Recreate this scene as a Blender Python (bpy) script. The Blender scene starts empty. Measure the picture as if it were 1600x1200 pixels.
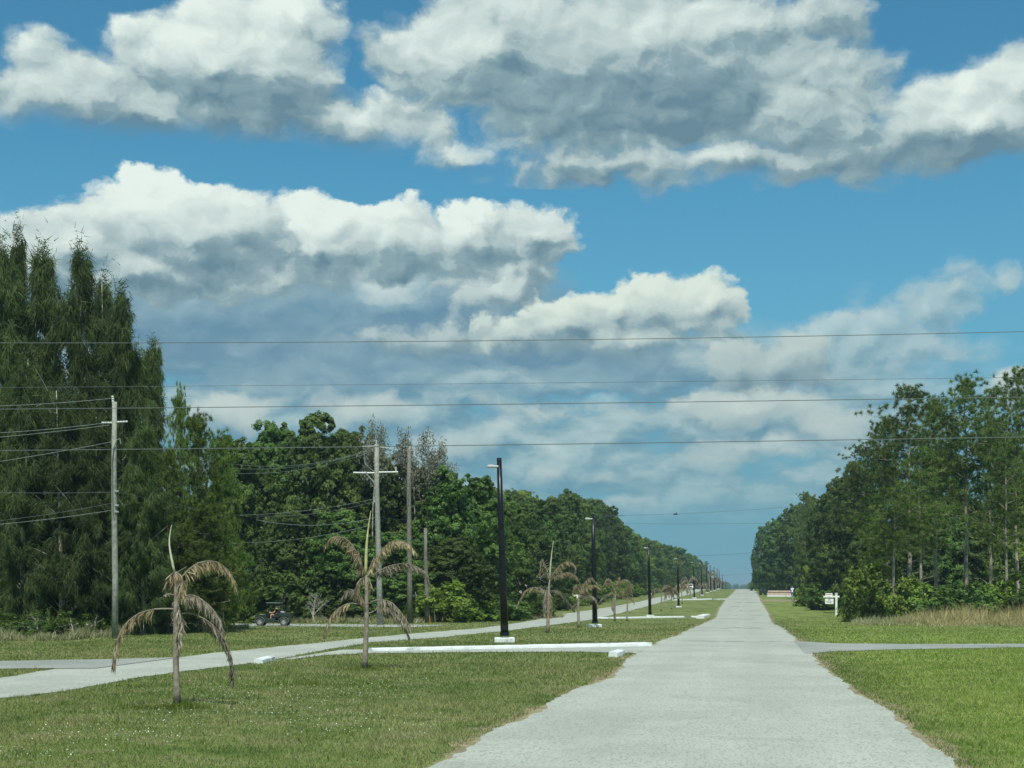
import bpy, math, random
import numpy as np
from mathutils import Vector, Matrix

# ------------------------------------------------------------------ frame of reference
# World: the boulevard runs along +Y, its right carriageway is centred on X = 0.
FPX, HORIZON, EYE = 2100.0, 913.0, 2.1
YAW = math.atan(363.0 / 2100.0)
CAMX = 0.64
FW = (-math.sin(YAW), math.cos(YAW)); RT = (math.cos(YAW), math.sin(YAW))
scene = bpy.context.scene
COL = scene.collection
R = random.Random(7)
rng = np.random.default_rng(7)

_ky = [-80, 0, 30, 55, 70, 87, 110, 137, 165, 193, 225, 255, 285, 313, 350, 400, 441, 480, 520, 600, 700, 1000, 1500, 2500, 7000]
_kz = [0, 0, 0, -.02, -.22, -.5, -.82, -1.0, -.95, -.8, -.58, -.42, -.34, -.26, -.08, .26, .42, .40, .12, -.9, -2.2, -5.5, -8, -9, -9]
STATIONS = np.concatenate([np.arange(-80, 620, 2.0), np.arange(620, 1500, 20.0), np.array([1500, 1800, 2200, 2700, 3500, 5000, 7000.])])
_raw = np.interp(np.arange(-100, 7001, 1.0), _ky, _kz)
_k = np.hanning(27); _k /= _k.sum()
_sm = np.convolve(np.pad(_raw, 13, mode='edge'), _k, mode='valid')
STZ = np.interp(STATIONS, np.arange(-100, 7001, 1.0), _sm)
def gz(y): return float(np.interp(y, STATIONS, STZ))
def gza(y): return np.interp(y, STATIONS, STZ)

def at(px, D, py=None):
    """world point seen at pixel px (py) at depth D metres; on the ground when py is None"""
    s = (px - 800) / FPX * D
    x = CAMX + D * FW[0] + s * RT[0]; y = D * FW[1] + s * RT[1]
    z = gz(y) if py is None else EYE - (py - HORIZON) / FPX * D
    return Vector((x, y, z))
def depth(px, py):
    """depth at which the ground is met by the pixel"""
    prev = 4.0; D = 4.0
    while D < 3000:
        if at(px, D, py).z <= at(px, D).z: 
            a, b = prev, D
            for _ in range(30):
                m = (a + b) / 2
                if at(px, m, py).z <= at(px, m).z: b = m
                else: a = m
            return b
        prev = D; D *= 1.02
    return 3000.0
def gp(px, py): return at(px, depth(px, py))

def tag(o, label=None, cat=None, group=None, kind=None):
    if label: o['label'] = label
    if cat: o['category'] = cat
    if group: o['group'] = group
    if kind: o['kind'] = kind
    return o
def empty(name, loc, rz=0):
    o = bpy.data.objects.new(name, None); COL.objects.link(o)
    o.location = loc; o.rotation_euler = (0, 0, rz); o.empty_display_size = .3
    return o
def copy_tree(o, parent=None):
    c = o.copy(); COL.objects.link(c)
    if parent: c.parent = parent
    for ch in o.children: copy_tree(ch, c)
    return c

# ------------------------------------------------------------------ node helper
class NT:
    def __init__(s, tree): s.t = tree; s.L = tree.links
    def node(s, typ, **kw):
        n = s.t.nodes.new(typ)
        for k, v in kw.items(): setattr(n, k, v)
        return n
    def put(s, sock, v):
        if isinstance(v, E): s.L.new(v.s, sock)
        elif isinstance(v, bpy.types.NodeSocket): s.L.new(v, sock)
        else:
            if isinstance(v, (tuple, list)) and sock.type == 'RGBA' and len(v) == 3: v = (*v, 1)
            sock.default_value = v
    def math(s, op, *a, clamp=False):
        n = s.node('ShaderNodeMath', operation=op, use_clamp=clamp)
        for i, v in enumerate(a): s.put(n.inputs[i], v)
        return E(s, n.outputs[0])
    def vmath(s, op, *a, scale=None):
        n = s.node('ShaderNodeVectorMath', operation=op)
        for i, v in enumerate(a): s.put(n.inputs[i], v)
        if scale is not None: s.put(n.inputs['Scale'], scale)
        return E(s, n.outputs['Value'] if op in ('LENGTH', 'DOT_PRODUCT', 'DISTANCE') else n.outputs['Vector'])
    def xyz(s, x, y, z):
        n = s.node('ShaderNodeCombineXYZ')
        for i, v in enumerate((x, y, z)): s.put(n.inputs[i], v)
        return E(s, n.outputs[0])
    def sep(s, v):
        n = s.node('ShaderNodeSeparateXYZ'); s.put(n.inputs[0], v)
        return [E(s, o) for o in n.outputs]
    def noise(s, vec, scale=1, detail=4, rough=.5, dist=0, lac=2.0, color=False, dim='3D', typ='FBM'):
        n = s.node('ShaderNodeTexNoise', noise_dimensions=dim, noise_type=typ)
        if vec is not None: s.put(n.inputs['Vector'], vec)
        n.inputs['Scale'].default_value = scale; n.inputs['Detail'].default_value = detail
        n.inputs['Roughness'].default_value = rough; n.inputs['Distortion'].default_value = dist
        n.inputs['Lacunarity'].default_value = lac
        return E(s, n.outputs['Color' if color else 0])
    def voro(s, vec, scale=1, detail=0, rough=.5, feature='F1', smooth=None, out=0, rand=1):
        n = s.node('ShaderNodeTexVoronoi', feature=feature, voronoi_dimensions='2D')
        if vec is not None: s.put(n.inputs['Vector'], vec)
        n.inputs['Scale'].default_value = scale
        if 'Detail' in n.inputs: n.inputs['Detail'].default_value = detail; n.inputs['Roughness'].default_value = rough
        if smooth is not None: n.inputs['Smoothness'].default_value = smooth
        n.inputs['Randomness'].default_value = rand
        return E(s, n.outputs[out])
    def ramp(s, v, a, b, c=0., d=1., smooth=True):
        n = s.node('ShaderNodeMapRange', interpolation_type='SMOOTHSTEP' if smooth else 'LINEAR')
        n.clamp = True
        s.put(n.inputs[0], v)
        for i, q in enumerate((a, b, c, d)): s.put(n.inputs[i + 1], q)
        return E(s, n.outputs[0])
    def mix(s, f, a, b, blend='MIX'):
        n = s.node('ShaderNodeMix', data_type='RGBA', blend_type=blend)
        s.put(n.inputs[0], f); s.put(n.inputs[6], a); s.put(n.inputs[7], b)
        return E(s, n.outputs[2])
class E:
    def __init__(self, nt, s): self.nt = nt; self.s = s
    def __add__(a, b): return a.nt.math('ADD', a, b)
    __radd__ = __add__
    def __sub__(a, b): return a.nt.math('SUBTRACT', a, b)
    def __rsub__(a, b): return a.nt.math('SUBTRACT', b, a)
    def __mul__(a, b): return a.nt.math('MULTIPLY', a, b)
    __rmul__ = __mul__
    def __truediv__(a, b): return a.nt.math('DIVIDE', a, b)
    def clamp(a): return a.nt.math('MAXIMUM', a.nt.math('MINIMUM', a, 1.0), 0.0)
# ------------------------------------------------------------------ sky and sun
SUN_EL = math.radians(58)
SUN_AZ = math.radians(170)        # compass-like: clockwise from +Y (the road) -> right and behind the camera
sun_dir = Vector((math.sin(SUN_AZ) * math.cos(SUN_EL), math.cos(SUN_AZ) * math.cos(SUN_EL), math.sin(SUN_EL)))
sl = bpy.data.lights.new('sun', 'SUN'); sl.energy = 4.5; sl.angle = math.radians(.53); sl.color = (1, .98, .87)
so = bpy.data.objects.new('sun', sl); COL.objects.link(so)
so.rotation_euler = sun_dir.to_track_quat('Z', 'Y').to_euler()

def build_world():
    w = bpy.data.worlds.new('World'); scene.world = w; w.use_nodes = True
    t = w.node_tree; t.nodes.clear(); N = NT(t)
    out = N.node('ShaderNodeOutputWorld')
    sky = N.node('ShaderNodeTexSky', sky_type='NISHITA'); sky.sun_disc = False
    sky.sun_elevation = SUN_EL; sky.sun_rotation = SUN_AZ
    sky.air_density = 1.0; sky.dust_density = .6; sky.ozone_density = 2.0
    tc = N.node('ShaderNodeTexCoord')
    x, y, z = N.sep(E(N, tc.outputs['Generated']))
    az = N.math('ARCTAN2', x, y) + YAW                # azimuth, 0 where the photograph looks
    hyp = N.math('SQRT', x * x + y * y)
    hyp = N.math('MAXIMUM', hyp, .25)
    u = az * 21.0 + 8.0
    v = (z / hyp) * 21.0                               # 1 unit ~ 2.73 degrees
    P0 = N.xyz(u, v, 0.0)
    def UV(px, py):
        a = math.atan((px - 800) / FPX)
        return 21 * a + 8, (HORIZON - py) / FPX * math.cos(a) * 21
    # shared turbulence
    wn = N.noise(N.vmath('MULTIPLY', P0, (1, 1.25, 1)), .9, 5, .6, color=True, dim='2D')
    warp = N.vmath('MULTIPLY', N.vmath('SUBTRACT', wn, (.5, .5, .5)), (.9, .6, 0))
    PW = N.vmath('ADD', P0, warp)
    DL = (-.10, .17, 0)
    def billow(P, seed, fr):
        q = N.vmath('ADD', N.vmath('MULTIPLY', P, (fr, fr * 1.3, 1)), (seed * 3.1, seed * 1.7, seed * 2.3))
        b = N.voro(q, 1.25, 1.0, .5, 'F1')
        n = N.noise(q, 1.3, 6, .56, dim='2D')
        return (.50 - b) * .50 + (n - .5) * 1.15
    tex = {}
    def get(key, seed, fr):
        key = (key, fr)
        if key not in tex:
            a = billow(PW, seed, fr)
            b = billow(N.vmath('ADD', PW, DL), seed, fr)
            tex[key] = (a, b)
        return tex[key]
    def shape(P, blobs):
        d = None
        for (cx, cy, rx, ry) in blobs:
            cu, cv = UV(cx, cy); ru, rv = rx / 100, ry / 100
            q = N.vmath('MULTIPLY_ADD', P, (1 / ru, 1 / rv, 0), (-cu / ru, -cv / rv, 0))
            e = N.math('MULTIPLY_ADD', N.vmath('LENGTH', q), -min(ru, rv), min(ru, rv))   # about distance inside
            d = e if d is None else N.math('SMOOTH_MAX', d, e, .18)
        return d
    SKYW = (.47, 1.09, 1.12)
    base = N.vmath('SCALE', N.vmath('MULTIPLY', E(N, sky.outputs[0]), SKYW), scale=.1)
    base = N.mix(N.ramp(v, 0.0, 7.5, 1.0, 0.0), base, (.135, .355, .485))
    col = base
    DARK = (.140, .252, .320); MID = (.275, .400, .440); LITE = (.80, .90, .84); LITE_LOW = (.62, .72, .67)
    def comp(col, mask, shade, opac=1.0, dark=DARK, mid=MID, lite=LITE):
        r = N.mix(N.ramp(shade, 0, .5, smooth=False), dark, mid)
        r = N.mix(N.math('SQRT', N.ramp(shade, .5, 1.75, smooth=False)) * .35 + N.ramp(shade, .5, 1.55, smooth=False) * .65, r, lite)
        return N.mix(mask * opac, col, r)
    def layer(col, blobs, key, seed, fr=1.0, amp=.55, edge=.22, opac=1.0, gain=1.6, bias=.46, vtop=None, vbot=None, vgain=.0,
              soft_base=None, off=.08, lightblobs=None, darkblobs=None, **kw):
        a, b = get(key, seed, fr)
        d0 = shape(PW, blobs); d1 = shape(N.vmath('ADD', PW, DL), blobs)
        h0 = d0 + a * amp + off; h1 = d1 + b * amp + off
        mask = N.ramp(h0, 0.0, edge)
        if soft_base:
            vb = UV(800, soft_base[0])[1]
            mask = mask * N.ramp(v + a * .35, vb, vb + soft_base[1])
        sh = (h0 - h1) * gain + bias
        if vtop is not None:
            v0 = UV(800, vbot)[1]; v1 = UV(800, vtop)[1]
            sh = sh + (N.ramp(v, v0, v1, -1.0, 1.0) * vgain)
        sh = sh - N.ramp(h0, .4, 1.6) * .12
        for bl, s in ((lightblobs, 1), (darkblobs, -1)):
            if bl:
                for (cx, cy, rx, ry, am) in bl:
                    sh = sh + N.ramp(shape(PW, [(cx, cy, rx, ry)]), -.1, .6 * min(rx, ry) / 100) * (am * s)
        return comp(col, mask, sh, opac, **kw)
    # --- stratified far banks low over the trees
    PB = N.vmath('MULTIPLY_ADD', warp, (.6, .35, 0), P0)
    q = N.vmath('MULTIPLY', PB, (.55, 1.25, 1))
    n1 = N.noise(q, 1.0, 5, .52, dim='2D'); n2 = N.noise(N.vmath('ADD', q, (-.05, .26, 0)), 1.0, 5, .52, dim='2D')
    win = N.ramp(shape(P0, [(540, 660, 1020, 175), (900, 710, 520, 140)]), -.25, .4)
    lo = N.ramp(n1, .25, .43) * N.ramp(v, .55, 1.5) * win
    sh = (n1 - n2) * 2.9 + .42 + (n1 - .5) * .6
    col = comp(col, lo, sh, .93, dark=(.145, .295, .395), mid=(.28, .435, .485), lite=(.66, .76, .71))
    # faint right cloud
    col = layer(col, [(1350, 525, 90, 55), (1455, 480, 62, 45), (1400, 545, 120, 45), (1285, 540, 70, 35), (1575, 440, 30, 14), (1490, 450, 35, 30)],
                'a', 1, 1.0, .55, .4, .85, 1.5, .66, off=.2, dark=(.15, .30, .40), mid=(.28, .44, .50), lite=(.60, .72, .70))
    # big mid-left bank, its dome and the grey body below
    col = layer(col, [(340, 500, 330, 100), (650, 470, 300, 110), (500, 575, 380, 65), (830, 540, 270, 85), (1010, 570, 200, 55)],
                'b', 2, .9, .5, .6, .95, 1.1, .20, vtop=440, vbot=640, vgain=.05, dark=(.135, .275, .385), mid=(.27, .42, .485), lightblobs=[(610, 440, 70, 40, .5), (800, 590, 160, 22, .5), (300, 640, 160, 26, .6), (500, 600, 120, 20, .3)])
    col = layer(col, [(235, 345, 125, 78), (130, 385, 120, 58), (60, 410, 100, 55), (300, 370, 150, 80), (500, 375, 90, 72), (610, 375, 110, 66), (740, 375, 100, 62), (835, 365, 70, 42), (780, 430, 90, 50), (230, 420, 240, 50)],
                'c', 3, 1.15, .34, .13, 1.0, 2.3, .90, vtop=270, vbot=470, vgain=.30, darkblobs=[(800, 400, 140, 80, .22)], lightblobs=[(230, 300, 110, 50, .2), (500, 330, 90, 35, .2)])
    col = layer(col, [(300, 368, 140, 48), (215, 375, 62, 42), (385, 352, 76, 56), (430, 385, 45, 32)],
                'b', 2, 1.3, .24, .16, 1.0, 2.4, .74, vtop=320, vbot=412, vgain=.22, soft_base=(424, .25))
    # right cumulus
    col = layer(col, [(770, 462, 80, 42), (640, 448, 55, 26), (700, 530, 110, 34), (590, 530, 50, 22)],
                'a', 1, 1.0, .45, .30, .95, 1.3, .60, vtop=430, vbot=560, vgain=.2)
    col = layer(col, [(1030, 475, 100, 46), (960, 490, 58, 46), (1110, 472, 52, 38), (1090, 505, 60, 30), (880, 505, 66, 44), (820, 530, 70, 30), (980, 535, 190, 32)],
                'c', 3, 1.15, .32, .14, 1.0, 2.4, .80, vtop=435, vbot=570, vgain=.34, soft_base=(585, .6), lite=(.72, .82, .74))
    col = layer(col, [(1200, 575, 78, 40), (1140, 575, 40, 38), (1235, 550, 42, 34), (1262, 590, 45, 22)],
                'c', 3, 1.15, .34, .14, .95, 1.4, .68, vtop=520, vbot=620, vgain=.25, lite=LITE_LOW)
    # small bright heads low down
    col = layer(col, [(860, 732, 36, 20), (965, 742, 44, 15), (560, 640, 70, 26), (370, 650, 80, 32), (1300, 668, 70, 34), (1180, 640, 150, 36), (1235, 700, 110, 28), (700, 700, 90, 22), (480, 700, 110, 18), (860, 640, 120, 18), (1575, 605, 50, 30), (1180, 700, 80, 20), (1120, 715, 70, 14), (720, 790, 60, 16), (960, 790, 80, 14)],
                'b', 2, .9, .36, .26, .9, 1.3, .84, lite=(.70, .78, .71))
    low = col; col = base
    # top-left cloud
    col = layer(col, [(340, 95, 175, 110), (90, 150, 130, 80), (45, 90, 55, 50), (240, 180, 260, 74), (420, 110, 110, 105), (580, 195, 190, 58), (470, 30, 80, 60), (30, 200, 90, 40), (330, 228, 180, 28), (60, 215, 90, 30)],
                'b', 2, .9, .46, .30, 1.0, 2.3, .74, vtop=20, vbot=235, vgain=.30, soft_base=(252, .5), darkblobs=[(190, 190, 90, 60, .14), (380, 200, 200, 45, .16)], lightblobs=[(620, 205, 110, 25, .35), (90, 140, 70, 60, .2)])
    # top-centre and right cloud
    col = layer(col, [(790, 85, 225, 115), (660, 70, 80, 60), (1000, 110, 330, 150), (1260, 150, 150, 100), (940, 255, 190, 50), (1120, 245, 180, 48), (1290, 245, 360, 46), (1510, 190, 180, 84), (1590, 120, 120, 62), (1460, 160, 60, 50), (720, 245, 60, 28), (800, 215, 120, 30), (1290, 30, 70, 60)],
                'a', 1, 1.0, .46, .36, 1.0, 1.9, .56, darkblobs=[(980, 160, 260, 90, .12), (1450, 240, 220, 22, .28), (920, 270, 100, 20, .2)],
                lightblobs=[(1540, 150, 140, 80, .42), (1300, 175, 110, 38, .3), (690, 60, 110, 60, .38), (1050, 232, 120, 22, .32), (730, 235, 60, 20, .3), (1090, 30, 150, 30, .25), (860, 10, 120, 25, .15)])
    # generic broken cumulus everywhere the photograph does not look
    g = N.noise(N.vmath('MULTIPLY', N.vmath('ADD', P0, (13, 7, 0)), (1, 1.3, 1)), .22, 6, .58, dim='2D')
    g2 = N.noise(N.vmath('MULTIPLY', N.vmath('ADD', P0, (12.9, 7.3, 0)), (1, 1.3, 1)), .22, 6, .58, dim='2D')
    off = N.math('MAXIMUM', N.ramp(N.math('ABSOLUTE', u - 8.0), 9.2, 11.5), N.ramp(v, 9.9, 12.0))
    gm = N.ramp(g, .50, .58) * N.ramp(v, .3, 2.0)
    gs = (g - g2) * 6 + .6
    hz = N.ramp(v, -.3, 3.0, .85, 0.0)
    HAZE = (.165, .375, .455)
    bgs = []
    for c_ in (comp(base, gm, gs), comp(low, gm * off, gs), comp(col, gm * off, gs)):
        bg = N.node('ShaderNodeBackground'); N.put(bg.inputs[0], N.mix(hz, c_, HAZE)); bg.inputs[1].default_value = 1.0; bgs.append(bg.outputs[0])
    edge = 9.13 - 6.62 + N.ramp(u, 4.6, 6.4, 4.02, 3.66) - N.ramp(u, 9.3, 10.6, 0.0, .55)
    upper = N.math('GREATER_THAN', v, edge)
    inside = N.math('LESS_THAN', N.math('ABSOLUTE', u - 8.0), 11.5) * N.math('LESS_THAN', N.math('ABSOLUTE', v - 5.85), 6.15)
    m1 = N.node('ShaderNodeMixShader'); N.put(m1.inputs[0], upper)
    t.links.new(bgs[1], m1.inputs[1]); t.links.new(bgs[2], m1.inputs[2])
    ms = N.node('ShaderNodeMixShader'); N.put(ms.inputs[0], inside)
    t.links.new(bgs[0], ms.inputs[1]); t.links.new(m1.outputs[0], ms.inputs[2])
    t.links.new(ms.outputs[0], out.inputs[0])
    w.cycles.sampling_method = 'MANUAL'; w.cycles.sample_map_resolution = 512
build_world()

cam = bpy.data.cameras.new('camera'); camo = bpy.data.objects.new('camera', cam); COL.objects.link(camo)
cam.sensor_width = 36; cam.lens = 36 * FPX / 1600; cam.shift_y = (HORIZON - 600) / 1600
cam.clip_start = .1; cam.clip_end = 20000
camo.location = (CAMX, 0, EYE); camo.rotation_euler = (math.pi / 2, 0, YAW)
scene.camera = camo
scene.view_settings.view_transform = 'Standard'; scene.view_settings.look = 'None'
scene.view_settings.exposure = 0; scene.view_settings.gamma = 1
scene.render.engine = 'CYCLES'
c = scene.cycles
c.max_bounces = 5; c.diffuse_bounces = 2; c.glossy_bounces = 2; c.transmission_bounces = 3; c.transparent_max_bounces = 4
c.use_denoising = True
try: c.denoiser = 'OPENIMAGEDENOISE'
except Exception: pass
c.use_adaptive_sampling = True; c.adaptive_threshold = .015
# ------------------------------------------------------------------ materials
def newmat(name):
    m = bpy.data.materials.new(name); m.use_nodes = True
    t = m.node_tree; t.nodes.clear(); N = NT(t)
    out = N.node('ShaderNodeOutputMaterial')
    return m, t, N, out
def simple(name, col, rough=.6, metal=0., var=.12, scale=6., bump=0., spec=.4, dirt=None):
    m, t, N, out = newmat(name)
    p = N.node('ShaderNodeBsdfPrincipled'); t.links.new(p.outputs[0], out.inputs[0])
    tc = N.node('ShaderNodeTexCoord'); P = E(N, tc.outputs['Object'])
    n = N.noise(P, scale, 5, .6)
    f = N.ramp(n, .3, .7)
    a = tuple(c * (1 - var) for c in col); b = tuple(min(1, c * (1 + var)) for c in col)
    cc = N.mix(f, a, b)
    if dirt:
        n3 = N.noise(P, scale * .37, 6, .7)
        cc = N.mix(N.ramp(n3, .55, .72) * dirt[1], cc, dirt[0])
    N.put(p.inputs['Base Color'], cc)
    N.put(p.inputs['Roughness'], N.ramp(n, .2, .8, max(0, rough - .12), min(1, rough + .12)))
    p.inputs['Metallic'].default_value = metal; p.inputs['Specular IOR Level'].default_value = spec
    if bump:
        b_ = N.node('ShaderNodeBump'); b_.inputs['Strength'].default_value = bump; b_.inputs['Distance'].default_value = .02
        N.put(b_.inputs['Height'], N.noise(P, scale * 5, 5, .7)); t.links.new(b_.outputs[0], p.inputs['Normal'])
    return m
def leafmat(name, c0, c1, c2, trans=.3, hue=.12, rough=.6):
    """leaf colours run c0..c1..c2 along each leaf's own random tint"""
    m, t, N, out = newmat(name)
    at_ = N.node('ShaderNodeAttribute', attribute_name='tint')
    tint = E(N, at_.outputs['Fac'])
    oi = N.node('ShaderNodeObjectInfo'); rnd = E(N, oi.outputs['Random'])
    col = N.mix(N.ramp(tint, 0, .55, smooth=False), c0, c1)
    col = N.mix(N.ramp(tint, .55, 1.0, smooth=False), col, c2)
    k = N.node('ShaderNodeHueSaturation')
    N.put(k.inputs['Hue'], rnd * (.030 * hue / .12) + (.5 - .024 * hue / .12)); N.put(k.inputs['Value'], rnd * .62 + .70); k.inputs['Saturation'].default_value = 1
    N.put(k.inputs['Color'], col)
    p = N.node('ShaderNodeBsdfPrincipled'); t.links.new(k.outputs[0], p.inputs['Base Color'])
    p.inputs['Roughness'].default_value = rough; p.inputs['Specular IOR Level'].default_value = .25
    tr = N.node('ShaderNodeBsdfTranslucent')
    k2 = N.mix(1.0, E(N, k.outputs[0]), (1.0, 1.15, .55), 'MULTIPLY'); N.put(tr.inputs[0], k2)
    ms = N.node('ShaderNodeMixShader'); ms.inputs[0].default_value = trans
    t.links.new(p.outputs[0], ms.inputs[1]); t.links.new(tr.outputs[0], ms.inputs[2]); t.links.new(ms.outputs[0], out.inputs[0])
    return m
def grass_color(N, P):
    x, y, z = N.sep(P)
    P2 = N.xyz(x, y, 0.0)
    big = N.noise(P2, .16, 4, .6, dim='2D'); mid = N.noise(P2, .9, 5, .65, dim='2D'); fine = N.noise(P2, 9, 4, .7, dim='2D')
    col = N.mix(N.ramp(big, .36, .62), (.175, .230, .058), (.255, .285, .100))
    col = N.mix(N.ramp(mid, .50, .66) * .8, col, (.30, .285, .135))           # straw
    col = N.mix(N.ramp(mid, .47, .32) * .8, col, (.085, .150, .028))           # lush
    wide = N.noise(N.xyz(x * .22, y * .10, 3.0), 1.0, 5, .65)
    col = N.mix(N.ramp(wide, .52, .66) * .55, col, (.285, .275, .11))
    col = N.mix(N.ramp(wide, .46, .36) * .5, col, (.095, .165, .035))
    right = N.ramp(x, 2.5, 4.5) * N.ramp(y, 45, 95, 1.0, .45)
    col = N.mix(right * .85, col, N.mix(N.ramp(mid, .35, .7), (.225, .325, .055), (.335, .410, .095)))
    col = N.mix(N.ramp(fine, .35, .75) * .35, col, (.06, .085, .02))
    return col, fine, mid
def mk_grass(blade=False):
    m, t, N, out = newmat('grass_blades' if blade else 'lawn')
    tc = N.node('ShaderNodeTexCoord'); P = E(N, tc.outputs['Object'])
    col, fine, mid = grass_color(N, P); x_, y_, z_ = N.sep(P)
    p = N.node('ShaderNodeBsdfPrincipled')
    p.inputs['Roughness'].default_value = .75; p.inputs['Specular IOR Level'].default_value = .15
    if blade:
        at_ = N.node('ShaderNodeAttribute', attribute_name='tint'); tint = E(N, at_.outputs['Fac'])
        col = N.mix(N.ramp(tint, .0, .6, .35, 0.), col, (.10, .17, .03))
        col = N.mix(N.ramp(tint, .72, 1., 0, .9), col, (.44, .40, .22))
        tr = N.node('ShaderNodeBsdfTranslucent'); N.put(tr.inputs[0], col)
        ms = N.node('ShaderNodeMixShader'); ms.inputs[0].default_value = .45
        t.links.new(p.outputs[0], ms.inputs[1]); t.links.new(tr.outputs[0], ms.inputs[2]); t.links.new(ms.outputs[0], out.inputs[0])
    else:
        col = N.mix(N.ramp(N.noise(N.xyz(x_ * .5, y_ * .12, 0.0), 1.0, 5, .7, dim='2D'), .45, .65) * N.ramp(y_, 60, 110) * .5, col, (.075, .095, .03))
        col = N.mix(1.0, col, (.86, .88, .86), 'MULTIPLY')
        b = N.node('ShaderNodeBump'); b.inputs['Strength'].default_value = .9; b.inputs['Distance'].default_value = .06
        N.put(b.inputs['Height'], fine + mid * .6); t.links.new(b.outputs[0], p.inputs['Normal'])
        t.links.new(p.outputs[0], out.inputs[0])
    N.put(p.inputs['Base Color'], col)
    return m
def mk_road(name, c0, c1, crack=True, side=0):
    m, t, N, out = newmat(name)
    tc = N.node('ShaderNodeTexCoord'); P = E(N, tc.outputs['Object']); x, y, z = N.sep(P)
    P2 = N.xyz(x, y, 0.0)
    big = N.noise(P2, .35, 5, .6, dim='2D'); PG = N.xyz(x * 34, y * 8.5, 0.0); agg = N.noise(PG, 1.0, 4, .8, dim='2D'); sp = N.voro(PG, 1.3, out=1)
    col = N.mix(N.ramp(big, .3, .7), c0, c1)
    wear = N.noise(N.vmath('MULTIPLY', P2, (1.5, .09, 1)), 1.0, 4, .6, dim='2D')
    col = N.mix(N.ramp(wear, .55, .75) * .30, col, tuple(c * 1.14 for c in c1))
    spx = N.sep(sp)[0]
    col = N.mix(N.ramp(spx, .55, 1.0, 0, .55, smooth=False), col, tuple(c * .55 for c in c0))
    col = N.mix(N.ramp(agg, .55, .8) * .5, col, tuple(min(.8, c * 1.35) for c in c1))
    track = N.ramp(N.math('ABSOLUTE', N.math('ABSOLUTE', x + .1) - 1.25), .15, .75, 1.0, 0.0)
    col = N.mix(track * .22, col, tuple(c * .86 for c in c0))
    if crack:
        # cross-wise cracks, tar and grit lines left by the old slab joints
        yy = y + (N.noise(N.vmath('MULTIPLY', P2, (.8, .2, 1)), 1.0, 3, .6, dim='2D') - .5) * 1.4
        cr = N.voro(N.xyz(x * .045, yy * .095, 0.0), 1.0, feature='DISTANCE_TO_EDGE')
        pat = N.ramp(N.noise(P2, .22, 3, .6, dim='2D'), .50, .60) * N.ramp(y, 38, 60)
        col = N.mix(N.ramp(cr, .004, .012, .8, 0) * pat, col, (.13, .135, .12))
        for yc, xo, wd in ((50.5, .9, .28), (66.0, -1.2, .40), (72, 1.4, .75), (75.5, .2, .95), (79, 1.8, .6), (96, 1.2, .9), (116, -.4, 1.1), (135, 1.6, 1.2), (158, .8, 1.5), (182, -.9, 1.8), (208, .4, 2.2), (240, -.5, 2.6), (285, .5, 3.2), (330, 0, 4.0)):
            wob = (N.noise(N.xyz(x * .55, yc, 0.0), 1.0, 4, .65, dim='2D') - .5) * (wd * 4)
            ln = N.ramp(N.math('ABSOLUTE', y + wob - yc), wd * .35, wd, 1.0, 0.0)
            seg = N.ramp(N.noise(N.xyz(x * .8 + yc, y * .05, 0.0), 1.0, 3, .6, dim='2D'), .42, .56) * N.ramp(N.math('ABSOLUTE', x - xo), 1.2, 3.2, 1.0, .0)
            col = N.mix(ln * seg * .9, col, (.12, .125, .11))
        p2 = N.ramp(N.noise(N.vmath('MULTIPLY', P2, (.13, .34, 1)), 1.0, 5, .7, dim='2D'), .60, .68)
        col = N.mix(p2 * .28, col, (.27, .28, .25))
    p = N.node('ShaderNodeBsdfPrincipled'); N.put(p.inputs['Base Color'], col)
    p.inputs['Roughness'].default_value = .88; p.inputs['Specular IOR Level'].default_value = .2
    b = N.node('ShaderNodeBump'); b.inputs['Strength'].default_value = .6; b.inputs['Distance'].default_value = .012
    N.put(b.inputs['Height'], agg); t.links.new(b.outputs[0], p.inputs['Normal'])
    t.links.new(p.outputs[0], out.inputs[0])
    return m
M = {}
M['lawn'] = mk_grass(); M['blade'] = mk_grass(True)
M['road'] = mk_road('pale_chipseal', (.345, .366, .322), (.415, .440, .386))
M['road2'] = mk_road('old_asphalt', (.25, .265, .245), (.33, .345, .315))
M['dirt'] = simple('sandy_verge', (.25, .22, .13), .95, var=.3, scale=3, bump=.5, spec=.1)
M['curb'] = simple('white_painted_concrete', (.66, .70, .70), .75, var=.10, scale=3, bump=.5, dirt=((.27, .28, .26), .9))
M['white'] = simple('white_paint', (.80, .81, .79), .45, var=.03, scale=3)
M['black'] = simple('black_pole_coating', (.006, .006, .007), .32, var=.3, scale=4, spec=.35)
M['metal'] = simple('grey_galvanised', (.30, .33, .32), .45, .3, var=.15)
M['lens'] = simple('lamp_glass', (.62, .66, .64), .25, var=.05)
M['wood'] = simple('weathered_pole_wood', (.27, .275, .235), .9, var=.28, scale=7, bump=.6, spec=.1)
M['oldwood'] = simple('dark_pole_wood', (.17, .16, .135), .9, var=.3, scale=7, bump=.6, spec=.1)
M['bark'] = simple('grey_bark', (.17, .15, .12), .95, var=.35, scale=5, bump=.8, spec=.1)
M['pinebark'] = simple('pine_bark', (.31, .27, .22), .95, var=.4, scale=4, bump=.8, spec=.1)
M['deadbark'] = simple('bare_grey_wood', (.36, .34, .29), .9, var=.2, scale=5, bump=.4, spec=.1)
M['palmtrunk'] = simple('palm_trunk', (.26, .225, .18), .9, var=.35, scale=9, bump=.7, spec=.15, dirt=((.42, .36, .24), .6))
M['spear'] = simple('palm_spear', (.46, .44, .20), .7, var=.2, scale=5)
M['wire'] = simple('wire', (.13, .145, .14), .5, .2, var=.1)
M['wirel'] = simple('aluminium_wire', (.30, .33, .31), .45, .4, var=.1)
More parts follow.
